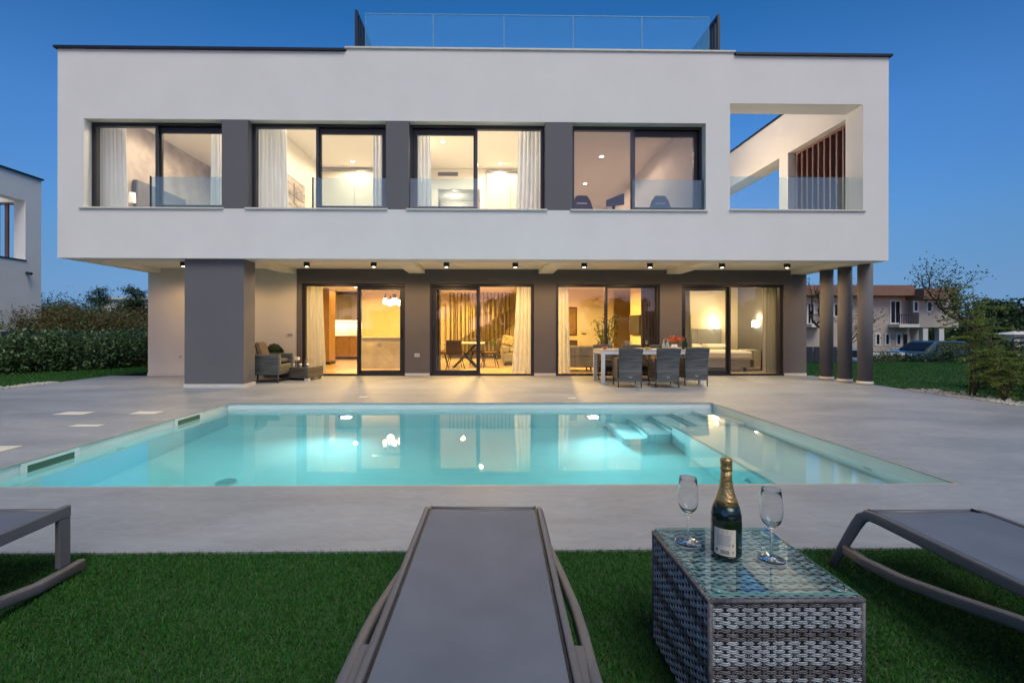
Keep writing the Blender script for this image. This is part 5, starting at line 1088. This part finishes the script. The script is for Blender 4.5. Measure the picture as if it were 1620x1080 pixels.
# right: far house, fences, cars, trees
FH = thing('far_house', (44, 50, -1.3), 'pinkish two storey house with a broad brown flat roof edge behind the lawn', 'house')
M['pink'] = mat('pink_render', (.46, .395, .35), .85, var=.06, vs=.7); M['brown'] = mat('brown_fascia', (.22, .12, .085), .8, var=.12, vs=1.2); M['wtrim'] = mat('white_trim', (.66, .64, .62), .6); M['dglass'] = mat('dark_window', (.012, .014, .018), .15, spec=.2)
def hx_(px, Y=50): return ony(px, 500, Y)[0]
def hz_(py, Y=50): return ony(1440, py, Y)[1]
zb = -1.3; zr0, zr1 = hz_(467), hz_(451)
MB().box(hx_(1150), hx_(1440), 50, 60, zb, zr0 - .001).build('wall', M['pink'], FH)
MB().box(hx_(1440), hx_(1502), 49.0, 60, hz_(516), hz_(471)).build('wall', M['pink'], FH)
MB().box(hx_(1452), hx_(1502), 53.5, 54, zb, hz_(516) - .001).build('wall', M['pink'], FH)
MB().box(hx_(1130), hx_(1432), 48.8, 60.5, zr0, zr1).build('roof', M['brown'], FH); MB().box(hx_(1432) + .001, hx_(1513, 48), 47.8, 60.5, hz_(471, 48), hz_(454, 48)).build('roof', M['brown'], FH)
for px in (1452, 1477, 1499): MB().box(hx_(px) - .28, hx_(px) + .28, 49.1, 49.6, zb, hz_(516) - .001).build('column', M['wtrim'], FH)
def fwin(pa, pb, ya, yb, Y, split=False):
    x0, x1, z0, z1 = hx_(pa, Y), hx_(pb, Y), hz_(yb, Y), hz_(ya, Y)
    b = MB(); b.plate('y', x0, x1, z0, z1, Y - .06, Y - .002, [(x0 + .16, x1 - .16, z0 + .16, z1 - .16)]); f = b.build('window', M['wtrim'], FH)
    MB().box(x0 + .16, x1 - .16, Y - .03, Y - .005, z0 + .16, z1 - .16).build('pane', M['dglass'], f)
    if split: MB().box((x0 + x1) / 2 - .04, (x0 + x1) / 2 + .04, Y - .05, Y - .031, z0 + .16, z1 - .16).build('mullion', M['wtrim'], f)
for q in ((1384, 1393, 525, 545, 50), (1399, 1408, 525, 545, 50), (1417, 1426, 525, 545, 50), (1444, 1453, 474, 492, 49), (1465, 1475, 474, 492, 49)): fwin(*q)
fwin(1407, 1425, 473, 511, 50, True); fwin(1276, 1289, 478, 512, 50, True); fwin(1318, 1328, 478, 500, 50)
MB().box(hx_(1429), hx_(1435), 49.96, 49.99, zb, hz_(527)).build('door', M['dglass'], FH)
for pa, pb in ((1405, 1436), (1270, 1294)):
    bb_ = MB().box(hx_(pa), hx_(pb), 48.6, 49.99, hz_(516), hz_(511)).build('balcony', M['wtrim'], FH)
    for i in range(12): x = hx_(pa) + .05 + i * (hx_(pb) - hx_(pa) - .15) / 11; MB().box(x, x + .04, 48.62, 48.66, hz_(511), hz_(497)).build('baluster', M['frame'], bb_)
    MB().box(hx_(pa), hx_(pb), 48.6, 48.68, hz_(497), hz_(496)).build('handrail', M['frame'], bb_)
x = hx_(1290); MB().tube([(x, 51, zr1), (x, 51, zr1 + 1.1)], .03, 6).build('aerial_mast', M['frame'], FH); MB().box(x - .7, x + .1, 50.98, 51.02, zr1 + .9, zr1 + .95).build('aerial', M['frame'], FH)
# low white wall and dark fence panels beyond the lawn
lw = thing('low_white_wall', (20, 19.5, -.6), 'low white garden wall behind the right lawn', 'wall')
a = ony(1378, 555, 19.5)[0]; c = ony(1432, 555, 19.5)[0]
for i in range(4): MB().box(a + (c - a) * i / 4 + .01, a + (c - a) * (i + 1) / 4 - .01, 19.5, 19.65, -.75, .17).build('panel', M['white'], lw)
df = thing('dark_fence', (12, 17.2, -.1), 'dark solid fence panels between the villa end wall and the round columns', 'fence')
for pa, pb in ((1268, 1287), (1287.5, 1306), (1306.5, 1325), (1325.5, 1344)):
    a = ony(pa, 555, 17.2)[0]; c = ony(pb, 555, 17.2)[0]; MB().box(a + .02, c - .02, 17.2, 17.25, -.15, .52).build('panel', mat('navy_board', (.02, .026, .045), .6) if pa == 1268 else bpy.data.materials['navy_board'], df)
def car(x, y, z, rz, paint, label, L=4.45, Hh=1.66):
    t_ = thing('parked_car', (x, y, z), label, 'car', None, R(rz)); gl = M['dglass']
    pr = [(-2.2, .42), (-2.22, .75), (-2.05, .92), (-1.2, 1.05), (-.45, 1.52), (-.15, 1.62), (1.2, 1.64), (1.7, 1.52), (2.1, 1.08), (2.2, .95), (2.22, .45), (1.9, .3), (-1.9, .3)]
    low = [(-2.2, .40), (-2.24, .72), (-2.1, .90), (-1.2, 1.02), (2.15, 1.06), (2.23, .95), (2.22, .42), (1.9, .28), (-1.9, .28)]; n = len(low)
    vs = [(a, sd * .90, c) for sd in (-1, 1) for a, c in low]
    o = MB().add(vs, [tuple(range(n)), tuple(range(2 * n - 1, n - 1, -1))] + [(i, i + n, (i + 1) % n + n, (i + 1) % n) for i in range(n)]).build('body', paint, t_, True); bv = o.modifiers.new('b', 'BEVEL'); bv.width = .05; bv.segments = 3
    cb = [(-1.25, 1.01), (2.14, 1.05), (1.72, 1.60), (-.38, 1.60)]; hw = [.885, .885, .70, .70]
    o = MB().add([(a, -h_, c) for (a, c), h_ in zip(cb, hw)] + [(a, h_, c) for (a, c), h_ in zip(cb, hw)], [(0, 1, 2, 3), (7, 6, 5, 4), (0, 4, 5, 1), (1, 5, 6, 2), (2, 6, 7, 3), (3, 7, 4, 0)]).build('cabin', paint, t_, True); bv = o.modifiers.new('b', 'BEVEL'); bv.width = .06; bv.segments = 3
    for s in (-1, 1):
        for (a0_, a1_, b0_, b1_) in ((-.75, .1, -.30, .1), (.18, 1.15, .18, 1.10), (1.23, 1.85, 1.18, 1.58)):
            y0_, y1_ = s * .868, s * .737; MB().add([(a0_, y0_, 1.07), (a1_, y0_, 1.07), (b1_, y1_, 1.50), (b0_, y1_, 1.50), (a0_, y0_ + .02 * s, 1.07), (a1_, y0_ + .02 * s, 1.07), (b1_, y1_ + .02 * s, 1.50), (b0_, y1_ + .02 * s, 1.50)], [(4, 5, 6, 7), (0, 3, 2, 1), (0, 1, 5, 4), (1, 2, 6, 5), (2, 3, 7, 6), (3, 0, 4, 7)]).build('side_window', gl, t_, True)
        for wx in (-1.38, 1.38):
            b = MB().lathe([(.20, -.11), (.33, -.11), (.345, -.08), (.345, .08), (.33, .11), (.20, .11)], 0, 0, 24); b.xf(Matrix.Translation((wx, s * .82, .345)) @ Matrix.Rotation(R(90), 4, 'X')); wv = b.build('wheel', M['black'], t_, True)
            b = MB().lathe([(.0, -.118), (.2, -.118), (.2, .118), (0, .118)], 0, 0, 16); b.xf(Matrix.Translation((wx, s * .82, .345)) @ Matrix.Rotation(R(90), 4, 'X')); b.build('rim', M['alu'], wv, True)
        MB().box(-2.235, -2.05, s * .62 - .16, s * .62 + .16, .70, .85, c=.02).build('headlight', M['wtrim'], t_, True); MB().box(2.12, 2.235, s * .7 - .12, s * .7 + .12, .85, 1.1, c=.02).build('tail_light', mat('tail_red', (.25, .01, .01), .3) if s < 0 else bpy.data.materials['tail_red'], t_, True)
        MB().box(-.75, -.55, s * .90, s * 1.05, 1.03, 1.15, c=.02).build('mirror', paint, t_, True)
    MB().add([(-1.22, -.74, 1.075), (-1.22, .74, 1.075), (-.46, .66, 1.54), (-.46, -.66, 1.54), (-1.20, -.74, 1.05), (-1.20, .74, 1.05), (-.44, .66, 1.52), (-.44, -.66, 1.52)], [(0, 3, 2, 1), (4, 5, 6, 7), (0, 1, 5, 4), (2, 3, 7, 6), (1, 2, 6, 5), (3, 0, 4, 7)]).build('windscreen', gl, t_, True)
    MB().box(-2.24, -2.2, -.4, .4, .5, .68).build('grille', M['black'], t_, True); return t_
blue = mat('metallic_blue_paint', (.04, .075, .11), .3, metal=.3, coat=.8, var=.03)
cp = onz(1478, 572, -1.2)
x, z = ony(1482, 542, 27.0); car(x, 27.5, z - 1.42, 8, blue, 'dark blue estate car parked beyond the right lawn')
x, z = ony(1350, 548, 30); car(x, 30, z - 1.66, 80, mat('pale_car_paint', (.25, .33, .42), .3, metal=.3, coat=.5), 'pale blue car glimpsed between the round columns')
# white shed wall at the very right edge
a = ony(1604, 525, 21); ws = thing('white_shed', (a[0] + 2, 21, -.8), 'white shed at the right picture edge behind the branches', 'shed')
MB().box(a[0], a[0] + 5, 21, 21.7, -.8, .95).build('wall', M['wtrim'], ws); b = MB(); b.add([(a[0] - .2, 20.8, .951), (a[0] + 5.2, 20.8, .951), (a[0] + 5.2, 21.9, .951), (a[0] - .2, 21.9, .951), (a[0] + .4, 21.35, 1.10), (a[0] + 4.6, 21.35, 1.10)], [(0, 3, 2, 1), (0, 1, 5, 4), (2, 3, 4, 5), (0, 4, 3), (1, 2, 5)]); b.build('roof', M['wtrim'], ws)
for i in range(5): MB().box(a[0] + .3 + i * .35, a[0] + .5 + i * .35, 20.97, 20.995, -.2, .8).build('slat', M['alu'], ws)
# far green house roof and far treeline at the right
x, z = ony(1572, 527, 60); gb = thing('grey_cottage', (x, 60, -1.2), 'small grey house half hidden by dark trees at the right', 'house')
MB().box(x - 1.5, x + 1.5, 60, 61.5, -1.2, z + .1).build('wall', mat('grey_blue_wall', (.25, .28, .32), .8), gb); MB().box(x - 1.8, x + 1.8, 59.6, 61.9, z + .1, z + .4).build('roof', mat('slate_roof', (.09, .12, .15), .7), gb)
for i in range(2): MB().box(x - 1.5 + 2 * i, x - .7 + 2 * i, 59.97, 59.995, z - 1.2, z - .2).build('window', M['dglass'], gb)
tl = ['round dark tree far behind the car', 'dark tree right of the pink house', 'dense dark tree behind the grey house', 'tall dark tree at the right picture edge', 'low dark tree above the blue car', 'dark bushy tree far right beyond the shed']
for i, (px, py, Y, w_) in enumerate(((1515, 508, 62, 9), (1540, 500, 66, 9), (1585, 497, 70, 10), (1615, 478, 40, 7), (1545, 515, 58, 6), (1600, 515, 34, 5))):
    x, z = ony(px, py, Y); h = z + 1.2; t_ = thing('dark_tree', (x, Y, -1.2), tl[i], 'tree', 'dark trees beyond the right lawn'); rr = random.Random(60 + i)
    MB().tube([(x, Y, -1.2), (x, Y, h * .6)], [.25, .12], 8).build('trunk', M['bark'], t_); C_ = [(x + rr.gauss(0, w_ * .24), Y + rr.gauss(0, w_ * .2), -1.2 + h * rr.uniform(.3, .86), w_ * rr.uniform(.10, .2)) for _ in range(16)]; P_ = []
    for (a, c, d_, r__) in C_:
        v = rng.normal(size=(320, 3)); v /= np.linalg.norm(v, axis=1)[:, None]; P_.append(np.array([a, c, d_]) + v * r__ * rng.uniform(.6, 1.08, (320, 1)))
    leaves_obj('crown', np.concatenate(P_), np.array([0, 0, .5]), .2, LM['dark' if i % 2 else 'olive'], t_, .5, off=tuple(t_.location))
tree('old_tree', 17.2, 14.9, -.1, 4.9, 'old tree with dark twisting branches and sparse leaves in front of the pink house', 'olive', 11, 4, .085, 4, .05, (-.35, 0), 3, .5, .05, .16, start=.30, shrink=.74)
tree('old_tree', 18.3, 15.4, -.1, 4.6, 'leafy tree with arching branches at the right picture edge', 'olive', 5, 4, .13, 4, .06, (-.5, 0), 3, .35, .12, .14, start=.3, shrink=.72)
tree('old_tree', 11.75, 15.6, -.05, 3.6, 'dark gnarled tree with few leaves behind the round columns', 'olive', 8, 3, .13, 1, .05, (.05, 0), 3, .5, .08, .15, start=.36, shrink=.72)
tree('old_tree', 14.6, 18.5, -.3, 4.1, 'bare thin branched tree right of the round columns before the pink house', 'olive', 21, 4, .06, 1, .045, (.1, 0), 3, .4, .14, .15, start=.3, shrink=.72)
# young acacia with feathery fronds at the terrace edge, and the ferny bush at its foot
def fronds(name, x, y, z, h, w_, label, seed, nf, stems, leaf='fern', cat='tree', fl=.42, ll=.026, base=.25):
    rr = random.Random(seed); t_ = thing(name, (x, y, z), label, cat); b = MB(); P_ = []; D_ = []
    for s in range(stems):
        a = rr.uniform(0, 6.28); tx, ty = x + w_ * .28 * math.cos(a) * rr.random(), y + w_ * .28 * math.sin(a) * rr.random(); hh = h * rr.uniform(.7, 1); st_ = [(x + rr.gauss(0, .02), y + rr.gauss(0, .02), z), ((x + tx) / 2, (y + ty) / 2, z + hh * .5), (tx, ty, z + hh)]
        b.tube(st_, [.016, .011, .004], 6)
        for f in range(nf):
            t = rr.uniform(base, 1); q = Vector([st_[0][k] * (1 - t) ** 2 + 2 * st_[1][k] * t * (1 - t) + st_[2][k] * t * t for k in range(3)]); an = rr.uniform(0, 6.28); el = rr.uniform(-.1, .6); d0 = Vector((math.cos(an), math.sin(an), el)).normalized(); l = fl * rr.uniform(.6, 1.2) * (1.25 - .5 * t)
            m = 12; pts = [q + d0 * l * (i / m) + Vector((0, 0, -.35 * l * (i / m) ** 2)) for i in range(m + 1)]; b.tube([tuple(p) for p in pts[::3]], .0025, 4); sd = d0.cross(Vector((0, 0, 1))).normalized()
            for i in range(1, m + 1):
                w2 = l * .22 * math.sin(PI * min(1, (i + 1) / (m + 1.5)))
                for s2 in (-1, 1):
                    for j in (.35, .7, 1.): P_.append(pts[i] + sd * s2 * w2 * j + d0 * w2 * .3 * j)
    b.build('trunk', M['stem'], t_); leaves_obj('foliage', np.array([tuple(p) for p in P_]), np.array([0, 0, .9]), ll, LM[leaf], t_, .35, off=(x, y, z)); return t_
fronds('acacia_sapling', 8.62, 7.95, .0, 2.3, 1.5, 'young acacia with feathery green fronds at the right edge of the terrace', 4, 12, 4, fl=.58, ll=.021, base=.45)
fronds('feathery_shrub', 8.75, 7.6, .0, .95, 1.2, 'bushy feathery shrub at the foot of the young acacia', 9, 9, 9, cat='shrub', base=.35, ll=.02, fl=.5)
fronds('feathery_shrub', 9.7, 7.9, .0, 1.05, 1.3, 'darker feathery shrub at the right picture edge', 14, 10, 9, cat='shrub', base=.2, ll=.022, leaf='dark')
fronds('feathery_shrub', 10.3, 8.9, .0, 1.0, 1.5, 'full dark feathery shrub behind the others at the right picture edge', 31, 14, 12, cat='shrub', base=.1, ll=.024, leaf='dark')
sh_l = ['low leafy shrub in front of the white garden wall', 'low leafy shrub left of the blue car', 'shrub in front of the middle of the blue car', 'shrub before the rear of the blue car', 'dark shrub right of the blue car', 'shrub behind the feathery sapling', 'olive shrub near the white shed']
for i, px in enumerate((1388, 1418, 1452, 1483, 1512, 1548, 1585)):
    x, z = ony(px, 560, 17.2); shrub('low_shrub', x, 17.2 + .2 * (i % 3), -.1, (.22, .25, .16, .14, .5, .75, .85)[i], 1.0, sh_l[i], ('olive', 'olive', 'dark', 'dark', 'dark', 'olive', 'dark')[i], 90 + i, 900, .04, 'shrubs along the far edge of the right lawn')
# trees behind the photographer, mirrored in the windows
P_ = []; rr = random.Random(2); b = MB()
for i in range(46):
    x = -75 + i * 3.4 + rr.gauss(0, .8); h = rr.uniform(3.6, 6.6); y = -34 + rr.gauss(0, 2); b.tube([(x, y, -.2), (x, y, h * .7)], [.18, .06], 6)
    for _ in range(14):
        a, c, d_, r__ = x + rr.gauss(0, 1.5), y + rr.gauss(0, 1.), h * rr.uniform(.05, .9), rr.uniform(.6, 1.25); v = rng.normal(size=(130, 3)); v /= np.linalg.norm(v, axis=1)[:, None]; P_.append(np.array([a, c, d_]) + v * r__ * rng.uniform(.5, 1.1, (130, 1)))
tw = b.build('treeline_trunks', M['bark'], None, kind='stuff'); tag(tw, 'trunks of the far treeline behind the viewer', 'treeline')
leaves_obj('treeline', np.concatenate(P_), np.array([0, 0, .5]), .22, LM['dark'], None, .5, kind='stuff', label='far treeline behind the viewer, mirrored in the glass doors', cat='treeline')
